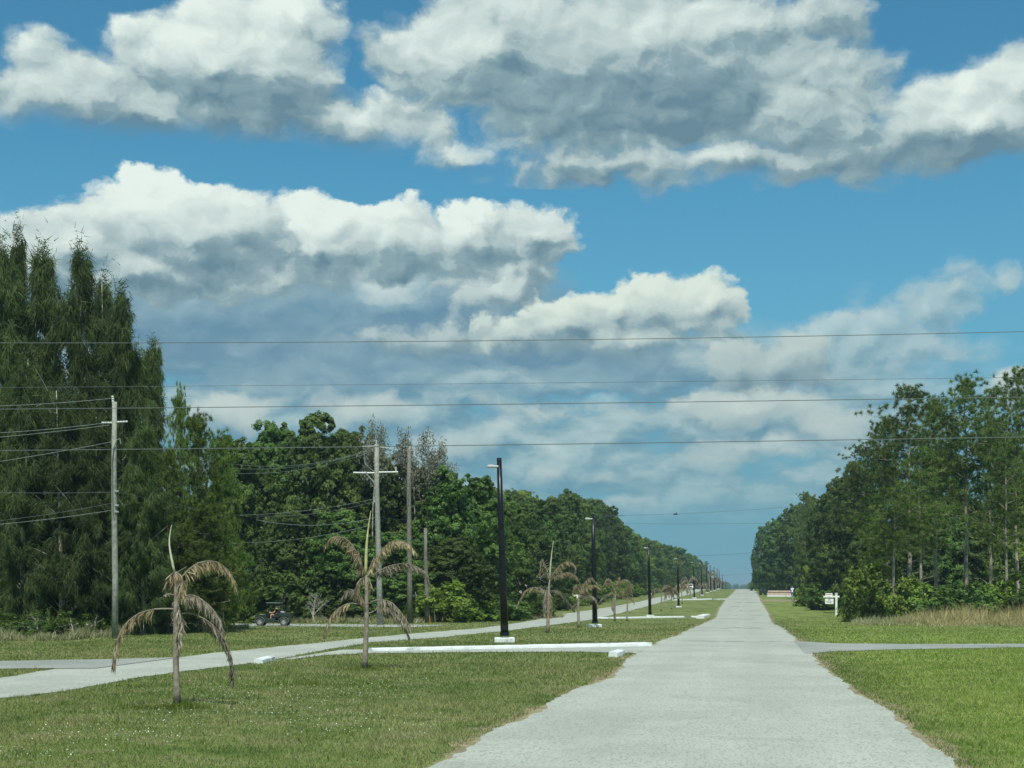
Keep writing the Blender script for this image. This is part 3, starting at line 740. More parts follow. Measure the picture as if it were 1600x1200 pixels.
PROTO = {}
def proto(kind):
    if kind in PROTO: return PROTO[kind]
    k, i = kind
    r = np.random.default_rng(100 + i)
    if k == 'oak' or k == 'oakb':
        m, _ = limb_tree(r, 11, .26, 12, lambda t: 3.6 * (1 - .5 * t), z0=.25, lean=.05, top=.9); tr = m.mesh('trunk', M['bark'], smooth=True)
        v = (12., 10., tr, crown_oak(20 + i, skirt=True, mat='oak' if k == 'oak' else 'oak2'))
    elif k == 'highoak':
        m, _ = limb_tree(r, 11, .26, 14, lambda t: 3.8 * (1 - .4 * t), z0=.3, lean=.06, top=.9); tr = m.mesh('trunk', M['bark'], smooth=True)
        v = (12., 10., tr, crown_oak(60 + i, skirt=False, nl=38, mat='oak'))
    elif k == 'casu':
        m, c = crown_casu(30 + i); v = (16., 5.2, m.mesh('trunk', M['deadbark'], smooth=True), c)
    elif k == 'spire':
        m, c = crown_casu(40 + i, kind=1); v = (16., 2.4, m.mesh('trunk', M['deadbark'], smooth=True), c)
    elif k == 'pine':
        m, c = pine_proto(50 + i, z0=(.42, .5, .36)[i % 3]); v = (17., 7.4, m.mesh('trunk', M['pinebark'], smooth=True), c)
    elif k == 'bushpine':
        m, c = pine_proto(70 + i, H=12, W=5.5, z0=.06, nb=64, mat='pineb', dense=4, kind=1); v = (12., 7.3, m.mesh('trunk', M['pinebark'], smooth=True), c)
    elif k == 'withered':
        m, ends = limb_tree(r, 11, .16, 14, lambda t: 1.7, z0=.74, lean=.03, top=.95)
        rr = np.random.default_rng(5 + i); LC, LA, LB, LT = [], [], [], []
        for p, e, q in ends:
            for f in (.55, .8, 1.0):
                for _ in range(2):
                    c = p + (e - p) * f + rr.normal(size=3) * .35; nn = 48; o = rdir(nn, rr) * (rr.random((nn, 1)) ** .5) * .55; A = rdir(nn, rr)
                    LC.append(c + o); LA.append(A * .10); LB.append(unit(np.cross(A, rdir(nn, rr))) * .05); LT.append(rr.random(nn))
        v = (11.6, 4.2, m.mesh('trunk', M['deadbark'], smooth=True), leaves(*[np.concatenate(q) for q in (LC, LA, LB, LT)], M['deadleaf'], 'crown'))
    elif k == 'bare':
        v = (7., 4., bare_proto(80 + i).mesh('trunk', M['deadbark']), None)
    elif k == 'bush': v = (2., 2.5, bare_proto(90 + i, H=1.9, levels=2).mesh('stem', M['bark']), bush_mesh(10 + i, mat='oak2'))
    elif k == 'darkbush': v = (2., 2.5, bare_proto(90 + i, H=1.9, levels=2).mesh('stem', M['bark']), bush_mesh(15 + i, mat='oak', leaf=.10))
    elif k == 'stems': 
        v = (2.2, 2.0, bare_proto(95 + i, H=2.3, levels=3, W=1.3).mesh('stem', M['deadbark']), bush_mesh(19 + i, nl=12, mat='oak', leaf=.05, dens=14))
    PROTO[kind] = v; return v
KINDNAME = dict(oak='broadleaf_tree', oakb='broadleaf_tree', highoak='broadleaf_tree', casu='casuarina_tree', spire='casuarina_tree', pine='pine_tree', bushpine='pine_tree', withered='withered_tree', bare='bare_tree', bush='shrub', darkbush='shrub', stems='scrub_bush')
CATS = dict(broadleaf_tree='tree', casuarina_tree='tree', pine_tree='tree', withered_tree='tree', bare_tree='tree', shrub='shrub', scrub_bush='bush')
def plant(kind, i, loc, H, W, label, group=None, rot=None, cat=None):
    h0, w0, tr, cr = proto((kind, i)); nm = KINDNAME[kind]
    o = empty(nm, loc, R.uniform(0, 6.28) if rot is None else rot); o.scale = (W / w0, W / w0, H / h0)
    bush = kind in ('bush', 'darkbush', 'stems')
    link('stem' if bush else 'trunk', tr, o)
    if cr: link('foliage' if bush else 'crown', cr, o)
    tag(o, label, cat or CATS[nm], group); return o
def tree_px(kind, i, px, D, top, wpx, label, group=None, rot=None, base=None):
    loc = at(px, D); H = EYE - (top - HORIZON) / FPX * D - loc.z
    loc.z -= .05
    return plant(kind, i, loc, H * 1.0, wpx / FPX * D, label, group, rot)

# --- left casuarina grove
G1 = 'tall casuarinas of the grove on the left'
for kind, i, px, D, top, w, lab in (
    ('casu', 0, 2, 60.5, 384, 150, 'tall casuarina at the very left edge of the picture'),
    ('spire', 0, 28, 62.5, 362, 46, 'thin bare stemmed casuarina rising alone above the left grove'),
    ('casu', 1, 66, 61.5, 388, 150, 'casuarina with pale bare branches, second tall top of the left grove'),
    ('casu', 2, 126, 61.0, 388, 135, 'tallest broad topped casuarina behind the first wooden pole'),
    ('casu', 0, 163, 62.5, 436, 120, 'casuarina with a pointed top just left of the first wooden pole top'),
    ('casu', 1, 190, 60.0, 452, 125, 'casuarina standing directly behind the first wooden pole'),
    ('casu', 2, 215, 61.5, 545, 105, 'rounded shoulder casuarina at the right side of the grove'),
    ('spire', 1, 240, 62.5, 534, 46, 'narrow spire casuarina at the right end of the grove'),
    ('casu', 1, 35, 57.0, 560, 130, 'shorter casuarina in front of the left end of the grove'),
    ('casu', 0, 100, 57.0, 610, 140, 'shorter casuarina in front of the middle of the grove'),
    ('casu', 2, 150, 57.0, 650, 120, 'low dark casuarina left of the foot of the wooden pole'),
    ('casu', 0, 222, 57.0, 655, 115, 'low casuarina right of the foot of the wooden pole'),
    ('casu', 2, -60, 61.5, 420, 170, 'casuarina beyond the left border of the grove')):
    tree_px(kind, i, px, D, top, w, lab, G1)
G2 = 'bright green pines beside the casuarina grove'
for i, px, D, top, w, lab in ((0, 283, 61, 612, 75, 'slender pine whose tuft top rises between grove and oaks'), (1, 308, 62, 645, 120, 'bright bushy pine right of the slender tufted pine'),
                              (2, 345, 64, 676, 125, 'rounded bright pine next to the first big oak'), (0, 350, 74, 745, 80, 'lower bright pine at the edge of the oaks'), (1, 262, 60, 700, 110, 'bright pine at the foot of the casuarina grove'),
                              (2, 318, 60, 790, 150, 'low spreading bright pine behind the nearest dead palm'), (1, 352, 92, 850, 46, 'small bright pine just left of the buggy')):
    tree_px('bushpine', i, px, D, top, w, lab, G2)
# --- oaks behind the wooden poles
G3 = 'broadleaf trees behind the wooden poles'
for n_, (i, px, D, top, w, lab) in enumerate(((0, 372, 101, 690, 170, 'broadleaf tree beside the bright pines'), (1, 425, 105, 664, 190, 'large broadleaf tree above the buggy'), (2, 485, 103, 652, 190, 'highest broadleaf tree of the left wood'),
      (3, 545, 104, 668, 170, 'broadleaf tree behind the left arms of the crossarm pole'), (0, 600, 103, 715, 180, 'broadleaf tree behind the pole with the long crossarm'), (1, 655, 105, 735, 170, 'broadleaf tree behind the second wooden pole'),
      (2, 700, 103, 735, 160, 'broadleaf tree behind the short wooden post'), (3, 745, 106, 745, 150, 'broadleaf tree left of the first black lamp post'), (0, 785, 112, 790, 130, 'broadleaf tree behind the first black lamp post'),
      (1, 450, 97, 790, 150, 'lower broadleaf tree right behind the buggy'), (2, 530, 97, 800, 160, 'lower broadleaf tree left of the second dead palm crown'), (3, 620, 98, 830, 160, 'lower broadleaf tree behind the crown of the second dead palm'), (0, 715, 99, 840, 150, 'lower broadleaf tree right of the short wooden post'))):
    tree_px('oak', i, px, D, top, w, lab, G3)
for i, px, D, top, w, lab in ((0, 583, 100, 656, 52, 'withered brown crown directly behind the crossarm pole top'), (1, 646, 102, 668, 58, 'withered brown tree top behind the second wooden pole'), (0, 684, 103, 690, 55, 'withered tree with hanging moss right of the second wooden pole')):
    tree_px('withered', i, px, D, top, w, lab, 'withered tree tops above the oaks')
for px, D, top, w, lab in ((832, 122, 812, 110, 'bare grey tree in front of the green wall right of the first lamp post'), (490, 92, 872, 60, 'bare grey snag right of the buggy'),):
    tree_px('bare', 0, px, D, top, w, lab)
# --- the left tree line down the boulevard
tops_l = ([780, 800, 830, 860, 880, 905, 920, 938, 950, 975, 1000, 1020, 1040, 1062, 1080, 1100, 1115, 1130, 1143], [772, 765, 772, 778, 772, 778, 782, 788, 800, 826, 842, 848, 853, 858, 868, 884, 893, 902, 908])
def wpx(x, y):
    dx, dy = x - CAMX, y; D = dx * FW[0] + dy * FW[1]; return 800 + FPX * (dx * RT[0] + dy * RT[1]) / D, D
rl = random.Random(11)
y = 112.
while y < 900:
    for row in ((0, 1) if y < 520 else (0,)):
        X = -26.5 - row * 7.5 + rl.uniform(-1.2, 1.2); yy = y + rl.uniform(-2, 2) + row * 4
        px, D = wpx(X, yy); top = float(np.interp(px, *tops_l)) + rl.choice((-3, 0, 4, 10, 18, 26)) * 140 / D * (1 if row == 0 else .6)
        z = gz(yy); H = max(7., EYE - (top - HORIZON) / FPX * D - z)
        fam = 'pine' if (rl.random() < .2 and row) else rl.choice(('oakb', 'oak', 'oak', 'highoak', 'oak'))
        plant(fam, rl.randrange(3), (X, yy, z - .05), H, rl.uniform(7.5, 13) * (1 if D < 500 else 1.5), 'green tree in the long wall of trees left of the boulevard', 'trees lining the left side of the boulevard')
    y += 7.5 if y < 300 else (10 if y < 520 else 17)
# --- right oaks down the boulevard
tops_r = ([1160, 1170, 1178, 1190, 1205, 1225, 1240, 1265, 1280, 1300, 1320, 1340], [905, 880, 822, 813, 809, 806, 785, 775, 800, 762, 748, 722])
for i, px, D, top, w, lab in ((0, 1213, 335, 812, 72, 'dark oak leaning over the end of the road on the right'), (1, 1190, 390, 824, 40, 'small far oak at the roadside above the dark bins'), (0, 1243, 290, 790, 84, 'broadleaf tree above the pale stacked pile'),
      (3, 1268, 262, 776, 70, 'broadleaf tree rising behind the blue and white sign post'), (0, 1290, 225, 796, 90, 'broadleaf tree between the sign post and the white sale sign'), (1, 1316, 190, 758, 110, 'broadleaf tree left of the first big pine'),
      (2, 1338, 160, 728, 120, 'broadleaf tree at the foot of the right pines'), (0, 1305, 178, 752, 110, 'broadleaf tree closing the gap before the right pines'), (3, 1276, 205, 850, 56, 'low broadleaf tree beside the sale sign clearing'), (1, 1300, 168, 850, 90, 'low broadleaf tree behind the white sale sign')):
    tree_px('oakb' if i == 3 else 'oak', i % 3, px, D, top, w, lab, 'broadleaf trees on the right side of the boulevard')
y = 360.
while y < 900:
    for row in (0, 1):
        X = 10.5 + row * 9 + rl.uniform(-1, 1); z = gz(y); px, D = wpx(X, y)
        plant('oak', rl.randrange(3), (X, y + row * 4, z - .05), rl.uniform(11, 15), rl.uniform(10, 13), 'far green tree in the row right of the boulevard', 'far trees lining the right side of the boulevard')
    y += 16
tree_px('pine', 2, 1258, 230, 770, 60, 'open crowned pine showing above the broadleaf trees on the right')
# --- right pines
G5 = 'tall pines on the right'
for kind, i, px, D, top, w, lab in (
    ('pine', 0, 1418, 104, 600, 150, 'tall pine with a rounded top, left one of the two highest full crowns'), ('pine', 1, 1510, 106, 589, 150, 'tall pine with the long bare trunk in the middle of the right wood'),
    ('pine', 2, 1385, 108, 652, 120, 'pine with a pointed outer tuft at the left edge of the right pines'), ('pine', 1, 1462, 112, 622, 120, 'pine between the two highest crowns on the right'),
    ('pine', 0, 1592, 100, 572, 130, 'pine cut off by the right border of the picture'), ('pine', 2, 1548, 112, 610, 120, 'pine with a thin pale trunk near the right border'),
    ('pine', 1, 1348, 138, 694, 105, 'shorter pine sloping down toward the road'), ('pine', 2, 1440, 98, 700, 120, 'shorter pine with low branches above the shrubs'),
    ('pine', 0, 1650, 104, 560, 140, 'pine just outside the right border'), ('pine', 2, 1572, 97, 680, 110, 'slim pine in front of the wood at the right border'), ('pine', 1, 1395, 96, 760, 110, 'half dead pine with crooked limbs above the light green bush'),
    ('bushpine', 1, 1372, 132, 770, 85, 'young bushy pine at the left foot of the tall pines'), ('bushpine', 2, 1375, 104, 800, 90, 'second young bushy pine at the foot of the tall pines')):
    tree_px(kind, i, px, D, top, w, lab, G5)
for n_, (kind, px, D, top, w) in enumerate((('oak', 1370, 132, 800, 110), ('oak', 1420, 134, 800, 130), ('oak', 1475, 136, 790, 130), ('oak', 1530, 136, 800, 130), ('oakb', 1590, 124, 790, 110), ('oak', 1640, 130, 760, 140), ('oak', 1445, 155, 770, 140), ('oak', 1500, 155, 775, 130), ('oak', 1560, 155, 765, 140), ('oak', 1615, 155, 760, 130), ('pine', 1485, 145, 690, 100), ('pine', 1575, 145, 670, 100))):
    tree_px(kind, n_ % 3, px, D, top, w, 'dark tree standing behind the tall pines of the right wood', 'trees behind the tall pines')
# --- shrubs
rs = random.Random(5)
SH = [('bush', 1362, 116, 886, 82, 'large yellow green bush just right of the white sale sign'), ('bush', 1405, 96, 896, 70, 'yellow green bush left of the dry grass'), ('bush', 1362, 101, 878, 90, 'light green round bush right of the white sale sign'), ('bush', 1345, 122, 890, 50, 'small light bush behind the white sale sign'), ('darkbush', 1395, 98, 905, 90, 'dark bush at the edge of the right lawn'),
      ('bush', 1432, 96, 908, 80, 'mid green bush under the crooked pine'), ('darkbush', 1355, 108, 925, 60, 'low dark bush beside the sale sign'), 
      ('darkbush', 1520, 94, 915, 90, 'dark low bush behind the tall dry grass'), ('bush', 1565, 95, 905, 80, 'green bush near the right border behind the dry grass'), ('darkbush', 1610, 95, 900, 90, 'dark bush cut by the right border'),
      ('bush', 1268, 178, 882, 52, 'yellow green sapling bush left of the sale sign'), ('darkbush', 1280, 158, 915, 60, 'dark bush left behind the sale sign'), ('darkbush', 1330, 136, 915, 50, 'dark bush right behind the sale sign'),
      ('bush', 690, 94, 905, 110, 'yellow green bush beside the short wooden post'), ('bush', 735, 98, 925, 80, 'low bush left of the first lamp post'), ('darkbush', 780, 104, 930, 90, 'dark low bush behind the first lamp post'),
      ('darkbush', 330, 76, 905, 80, 'dark bush left of the buggy'), ('bush', 374, 88, 920, 44, 'olive bush touching the front of the buggy'), ('darkbush', 480, 96, 905, 80, 'dark bush behind the rear of the buggy'),
      ('darkbush', 530, 94, 925, 90, 'dark low bush left of the second dead palm'), ('darkbush', 590, 95, 930, 80, 'dark low bush behind the crossarm pole'), ('darkbush', 640, 103, 930, 60, 'dark low bush behind the street sign'), ('darkbush', 830, 118, 925, 90, 'dark bush right of the first lamp post'),
      ('darkbush', 425, 90, 900, 110, 'dark bush directly behind the buggy')]
for k, (kind, px, D, top, w, lab) in enumerate(SH): tree_px(kind, k % 2, px, D, top, w, lab, 'bushes along the wood edges')
for k in range(22):   # scrub along the foot of the left grove
    px = -20 + k * 17 + rs.uniform(-6, 6); D = 53.8 + max(0, (px - 120)) * .06 + rs.uniform(-.4, .8)
    kd = rs.choice(('stems', 'stems', 'stems', 'darkbush')); loc = at(px, D)
    plant(kd, k % 2, loc, rs.uniform(.7, 1.5), rs.uniform(1.2, 2.0), 'low scrub at the shaded foot of the left grove', 'scrub at the foot of the left grove')
y = 128.
while y < 420:
    X = -21.8 + rs.uniform(-1, .6); plant(rs.choice(('darkbush', 'bush')), rs.randrange(2), (X, y, gz(y)), rs.uniform(1.6, 3.4), rs.uniform(3.5, 5.5), 'low bush at the foot of the left wall of trees', 'bushes under the left tree line'); y += 9
y = 150.
while y < 330:
    X = 13.2 + rs.uniform(-1, 1) + (3 if y < 200 else 0); plant(rs.choice(('darkbush', 'bush')), rs.randrange(2), (X, y, gz(y)), rs.uniform(1.5, 3.2), rs.uniform(3, 5), 'low bush at the foot of the right row of trees', 'bushes under the right tree line'); y += 12
# --- tall dry grass right, pale weeds at the foot of the left grove, far woods
def tall_grass(name, pts, hmin, hmax, w, mat, label, seed, hs=None):
    r = np.random.default_rng(seed); P = np.array(pts); n = len(P); h = r.uniform(hmin, hmax, n)
    if hs is not None: h = h * np.array(hs)
    h = h * (.62 + .55 * (.5 + .5 * np.sin(P[:, 0] * 1.7 + 2 * np.sin(P[:, 1] * .9))) + .25 * np.sin(P[:, 0] * 4.3 + P[:, 1] * 2.1)); A = np.stack([r.normal(.05, .38, n) * h, r.normal(0, .38, n) * h, h], -1); th = r.uniform(0, 6.28, n); B = np.stack([np.cos(th), np.sin(th), 0 * th], -1) * w
    tag(link(name, leaves(P, A, B, r.random(n), M[mat], name, blade=True)), label, name.replace('_', ' '), kind='stuff')
r_ = random.Random(2)
tall_grass('grass_tuft', [tuple(gp(bx + r_.gauss(0, sx), by + r_.gauss(0, 1.6))) for bx, by, sx, n_ in ((262, 1107, 34, 1500), (285, 1104, 10, 500), (571, 1046.5, 16, 900), (500, 1070, 40, 500)) for _ in range(n_)], .04, .14, .009, 'oak2', 'lush darker grass tufts around the feet of the two nearest palms', 12)
def mound(px0, px1, D0, dep, n, seed):
    q = random.Random(seed); P, Hs = [], []
    for _ in range(n):
        px = q.uniform(px0, px1); e = q.random() ** 1.2 * dep; D = D0 + 1.6 * math.sin(px * .05) + .9 * math.sin(px * .17 + 1) + max(0, 1500 - px) * .03 + e
        fade = min(1, (px - px0) / 70.0) ** .6 if px > px0 else 0
        P.append(tuple(at(px, D))); Hs.append((.30 + .70 * min(1, e / 4.0)) * (.35 + .65 * fade))
    return P, Hs
P_, H_ = mound(1400, 1660, 83.5, 11, 17000, 2)
tall_grass('dry_grass', P_, .45, 1.3, .020, 'reed', 'tall straw coloured grass along the front of the right wood', 4, H_)
P_, H_ = mound(1330, 1660, 82.8, 9, 11000, 3)
tall_grass('green_weeds', P_, .25, .8, .024, 'weed', 'knee high green weeds mixed into the dry grass on the right', 8, H_)
rz_ = random.Random(14)
for k in range(16):
    px = 1385 + k * 17 + rz_.uniform(-8, 8); D = rz_.uniform(93, 103); loc = at(px, D)
    plant(rz_.choice(('darkbush', 'bush', 'stems', 'darkbush')), k % 2, loc, rz_.uniform(1.3, 3.8), rz_.uniform(2.2, 4.2), 'tangled bush between the dry grass and the right pines', 'tangled bushes before the right pines')
tall_grass('weeds', [tuple(at(px := r_.uniform(-20, 388), 50.0 + max(0, px - 100) * .062 + abs(r_.gauss(0, 1)) * 1.0)) for _ in range(9000)], .08, .42, .018, 'weed', 'pale weeds fringing the foot of the left grove', 5)
tall_grass('undergrowth', [tuple(at(px := r_.uniform(1318, 1450), 92 + (1450 - px) * .22 + r_.random() ** 2 * 6)) for _ in range(6000)], .2, .8, .03, 'reed', 'mixed rough undergrowth in front of the right bushes', 6)
tall_grass('rough_grass', [tuple(at(px := r_.uniform(440, 880), 89.5 + max(0, px - 640) * .13 + r_.random() ** 2 * 5)) for _ in range(9000)], .12, .5, .03, 'weed', 'rough weeds at the foot of the left wood', 7)
def far_woods():
    r = np.random.default_rng(9); LC, LA, LB, LT = [], [], [], []
    spots = []
    for y in np.arange(900, 2400, 26): spots += [(-29, y), (-39, y + 10), (12.5, y), (24, y + 12)]
    for x in np.arange(-700, 420, 14): spots.append((x, 2420 + r.uniform(-20, 20)))
    for x, y in spots:
        x += r.normal() * 1.5; z0 = gz(y); H = r.uniform(11, 15); nn = 420; W = r.uniform(8, 13) * (1 if y < 2400 else 1.5)
        d = rdir(nn, r); p = d * (r.random((nn, 1)) ** .3) * [W / 2, W / 2, H / 2] + [x, y, z0 + H * .5]
        A = rdir(nn, r); LC.append(p); LA.append(A * .9); LB.append(unit(np.cross(A, rdir(nn, r))) * .7); LT.append(r.uniform(.1, .7, nn))
    tag(link('far_woods', leaves(*[np.concatenate(q) for q in (LC, LA, LB, LT)], M['oak'], 'far_woods')), 'dark far woods closing the end of the boulevard', 'woods', kind='stuff')
far_woods()
# ------------------------------------------------------------------ dead young palms on the median
def spline(pts, n):
    P = np.array(pts, float); k = len(P)
    if k == 2: t = np.linspace(0, 1, n)[:, None]; return P[0] * (1 - t) + P[1] * t
    s = np.concatenate([[0], np.cumsum(np.linalg.norm(np.diff(P, axis=0), axis=1))]); s /= s[-1]
    out = []
    for t in np.linspace(0, 1, n):
        j = min(max(np.searchsorted(s, t) - 1, 0), k - 2); u = (t - s[j]) / (s[j + 1] - s[j])
        p0 = P[max(j - 1, 0)]; p1 = P[j]; p2 = P[j + 1]; p3 = P[min(j + 2, k - 1)]
        out.append(.5 * ((2 * p1) + (-p0 + p2) * u + (2 * p0 - 5 * p1 + 4 * p2 - p3) * u * u + (-p0 + 3 * p1 - 3 * p2 + p3) * u ** 3))
    return np.array(out)
def frond(parent, pts, r, L=.32, mat='frond', dens=85, bare=.12, sc=1., name='frond'):
    q = spline(pts, 15); n = len(q)
    rad = [.011 * sc * (1 - .8 * i / (n - 1)) + .003 for i in range(n)]
    o = MB().tube([tuple(p) for p in q], rad, 5).build(name, M['palmtrunk'], parent)
    T = np.gradient(q, axis=0); T = unit(T)
    length = np.linalg.norm(np.diff(q, axis=0), axis=1).sum(); m = int(dens * length * 2) + 12
    f = r.uniform(bare, 1, m) ; i = f * (n - 1); j = np.minimum(i.astype(int), n - 2); u = (i - j)[:, None]
    C = q[j] * (1 - u) + q[j + 1] * u; t = T[j]
    side = unit(np.cross(t, [0, 0, 1.]) + 1e-4) * r.choice([-1, 1], m)[:, None]
    d = unit(t * r.uniform(.15, .7, (m, 1)) + side * r.uniform(.05, .55, (m, 1)) + np.array([0, 0, -1.]) * r.uniform(.55, 1.3, (m, 1)) + r.normal(size=(m, 3)) * .16)
    Ln = L * r.uniform(.45, 1.15, (m, 1)) * (1 - .55 * np.abs(f - .42)[:, None] * 1.3)
    # each leaflet is a blade bent once
    B = unit(np.cross(d, rdir(m, r))) * (.0095 * sc) * r.uniform(.7, 1.4, (m, 1))
    mid = C + d * Ln * .55; d2 = unit(d + np.array([0, 0, -.6]) + r.normal(size=(m, 3)) * .25); tip = mid + d2 * Ln * .45
    V = np.stack([C - B * .5, C + B * .5, mid + B, mid - B, tip], 1).reshape(-1, 3); b = np.arange(m)[:, None] * 5
    quads = np.concatenate([b + [0, 1, 2, 3]], 0); tris = b + [3, 2, 4, 4]
    tint = np.clip(np.repeat(r.normal(.5, .25, m), 5), 0, 1)
    me = bpy.data.meshes.new('leaflets'); me.from_pydata(V.tolist(), [], quads.tolist() + (b + [3, 2, 4]).tolist())
    a = me.attributes.new('tint', 'FLOAT', 'POINT'); a.data.foreach_set('value', tint.astype(np.float32)); me.materials.append(M[mat]); me.update()
    link('leaflets', me, o)
    return o
def palm_px(base, top, fronds, spear=None, spear_mat='spear', scale_px=None, label='', wtrunk=12, spear_w=5, seed=1, greens=(), yaw=0):
    """pixel-measured palm rebuilt in metres at its own depth: fronds get their own depth spread"""
    r = np.random.default_rng(seed); D = depth(*base); k = D / FPX; root = empty('palm_tree', at(base[0], D)); root.rotation_euler = (0, 0, YAW)
    tag(root, label, 'palm', 'dead young palms on the median')
    def loc(p, dy=0.): return ((p[0] - base[0]) * k, dy, (base[1] - p[1]) * k)
    tp = loc(top); rb = wtrunk * k / 2
    pts = [tuple(np.array(tp) * t + np.array([math.sin(t * 5 + seed) * rb * .25, 0, 0])) for t in np.linspace(0, 1, 9)]
    MB().tube(pts, [rb * q for q in (1.35, 1.08, 1.0, .95, .88, .9, .8, .66, .45)], 10).build('trunk', M['palmtrunk'], root, smooth=True)
    for n, fr in enumerate(fronds):
        opt = {}
        if isinstance(fr[-1], dict): opt = fr[-1]; fr = fr[:-1]
        sg = opt.pop('s', None); sg = (1 if (n + seed) % 2 else -1) * r.uniform(.15, .55) if sg is None else sg
        x0 = fr[0][0]; P = []
        for p in fr:
            dx = abs(p[0] - x0) * k + .25 * abs(p[1] - fr[0][1]) * k; P.append(loc(p, dx * sg))
        kw = dict(L=.31, mat='frond'); kw.update(opt); frond(root, P, r, **kw)
    if spear:
        P = spline([loc(p, .02 * i * r.normal()) for i, p in enumerate(spear)], 8); w = spear_w * k / 2
        MB().tube([tuple(p) for p in P], [w, w, w, w * .85, w * .7, w * .5, w * .35, w * .15], 6).build('spear_leaf', M[spear_mat], root, smooth=True)
    return root
def sc(o, s, pts): return [(o[0] + p[0] / s, o[1] + p[1] / s) if not isinstance(p, dict) else p for p in pts]
A1 = ((160, 800), 3.75)
palm_px((277, 1104), (274, 893), [sc(*A1, q) for q in (
    [(448, 400), (500, 340), (560, 297), (640, 288), (705, 320), (750, 380), (768, 440)], [(445, 520), (500, 490), (560, 492), (640, 540), (700, 600), (742, 690), dict(mat='frondg')],
    [(450, 600), (490, 592), (540, 604), (620, 650), (690, 740), (735, 860), (745, 1000), dict(mat='frondg', bare=.2)], [(430, 568), (360, 566), (310, 570), (230, 595), (150, 670), (115, 780), (105, 895), dict(bare=.22)],
    [(428, 355), (395, 370), (370, 430), dict(L=.30, bare=.02)], [(430, 355), (470, 385), (480, 480), dict(L=.34, bare=.02, dens=140)], [(430, 350), (425, 400), (440, 480), dict(L=.30, bare=.02, dens=140)],
    [(438, 520), (465, 640), (458, 800), dict(L=.26, mat='frondg', dens=110)], [(432, 480), (425, 600), (430, 720), dict(L=.2, mat='frondg')], [(430, 490), (395, 480), (366, 492), dict(L=.06, dens=8)])],
    spear=[(272.5, 894), (266, 860), (264.6, 840), (268, 820)], label='nearest dead palm with one thin bent spear and drooping brown fronds', wtrunk=9.6, spear_w=4, seed=3, spear_mat='spearpale')
A2 = ((490, 790), 4.445)
palm_px((571, 1046), (572.5, 897), [sc(*A2, q) for q in (
    [(362, 500), (325, 430), (295, 330), (230, 240), (150, 208), (90, 225), (55, 275)], [(370, 500), (420, 400), (480, 310), (560, 250), (650, 258), (722, 325), dict(dens=110)], [(372, 510), (440, 460), (530, 415), (640, 402), (740, 440), (788, 512), dict(mat='frondg')],
    [(352, 500), (318, 525), (312, 600), (345, 670), dict(L=.34, bare=.02, dens=140)], [(355, 500), (390, 530), (370, 620), dict(L=.3, bare=.02, dens=120)], [(350, 690), (300, 682), (240, 680), (160, 730), (108, 810), (92, 895), dict(mat='frond', bare=.25)],
    [(358, 690), (310, 610), (240, 585), (185, 640), dict(mat='frondg', dens=55)], [(365, 692), (420, 660), (490, 655), (560, 680), (640, 770), (682, 840), dict(mat='frondg', bare=.25)], [(372, 752), (425, 730), (455, 690), (520, 720), (600, 800), (656, 918), dict(mat='frondg', bare=.2, dens=75)],
    [(362, 490), (335, 400), (310, 300), dict(L=.22, dens=22)], [(372, 480), (400, 400), (420, 350), dict(L=.2, dens=26)])],
    spear=[(571.5, 898), (572, 870), (574, 835), (579.5, 798)], label='dead palm with a thick yellow green spear, second from the camera', wtrunk=8, spear_w=5, seed=5)
A3 = ((800, 840), 7.27)
palm_px((854.7, 989), (859, 905), [sc(*A3, q) for q in (
    [(420, 620), (330, 585), (240, 565), (140, 615), (58, 780)], [(430, 480), (375, 330), (345, 258), (325, 330), (318, 420)], [(432, 470), (520, 340), (620, 275), (715, 305), (722, 385), dict(dens=110)], [(432, 490), (540, 420), (650, 398), (745, 465), (785, 600)],
    [(430, 610), (520, 600), (620, 690), (715, 825), dict(mat='frondg')], [(405, 560), (375, 660), (372, 880), dict(L=.4, dens=140, mat='frondg')], [(408, 560), (435, 680), (442, 880), dict(L=.4, dens=140)])],
    spear=[(859, 905), (860, 885), (862, 865), (864.5, 845)], spear_mat='spearpale', label='pale dead palm right of the first lamp post with one tall spear', wtrunk=5, spear_w=2.5, seed=7)
palm_px((903.5, 981), (904.5, 922), [sc(*A3, q) for q in (
    [(760, 640), (742, 540), (705, 580), (690, 650)], [(762, 630), (820, 520), (900, 458), (972, 520)], [(762, 640), (850, 560), (940, 538), (1008, 590)], [(762, 650), (840, 600), (885, 640)], [(765, 690), (880, 655), (950, 700), (970, 790), dict(mat='frondg')], [(758, 640), (735, 720), (700, 800), dict(mat='frondg')])],
    label='dead palm in front of the second lamp post', wtrunk=4.5, seed=8)
palm_px((960.6, 970.7), (961, 924), [sc(*A3, q) for q in (
    [(1168, 640), (1120, 530), (1060, 520), (1022, 590)], [(1168, 620), (1130, 490), (1080, 468), (1038, 540)], [(1168, 640), (1100, 640), (1040, 672), (988, 745), dict(mat='frondg')], [(1160, 650), (1138, 760), (1165, 850), dict(L=.45, dens=120, mat='frondg')],
    [(1172, 620), (1230, 500), (1320, 480), (1368, 565)], [(1172, 630), (1200, 500), (1222, 440)], [(1174, 660), (1250, 608), (1318, 650)])], label='rusty dead palm left of the third lamp post', wtrunk=3.6, seed=9)
palm_px((980, 970.7), (980.3, 931), [sc(*A3, q) for q in (
    [(1310, 690), (1308, 560), (1340, 520), (1350, 600), dict(L=.5, dens=70)], [(1310, 700), (1250, 655), (1195, 665)], [(1310, 700), (1355, 680), (1388, 742)], [(1310, 690), (1350, 600), (1372, 660)])], label='small dead palm with a dark thin stem beside the third lamp post', wtrunk=2.6, seed=10)
rp = random.Random(21)
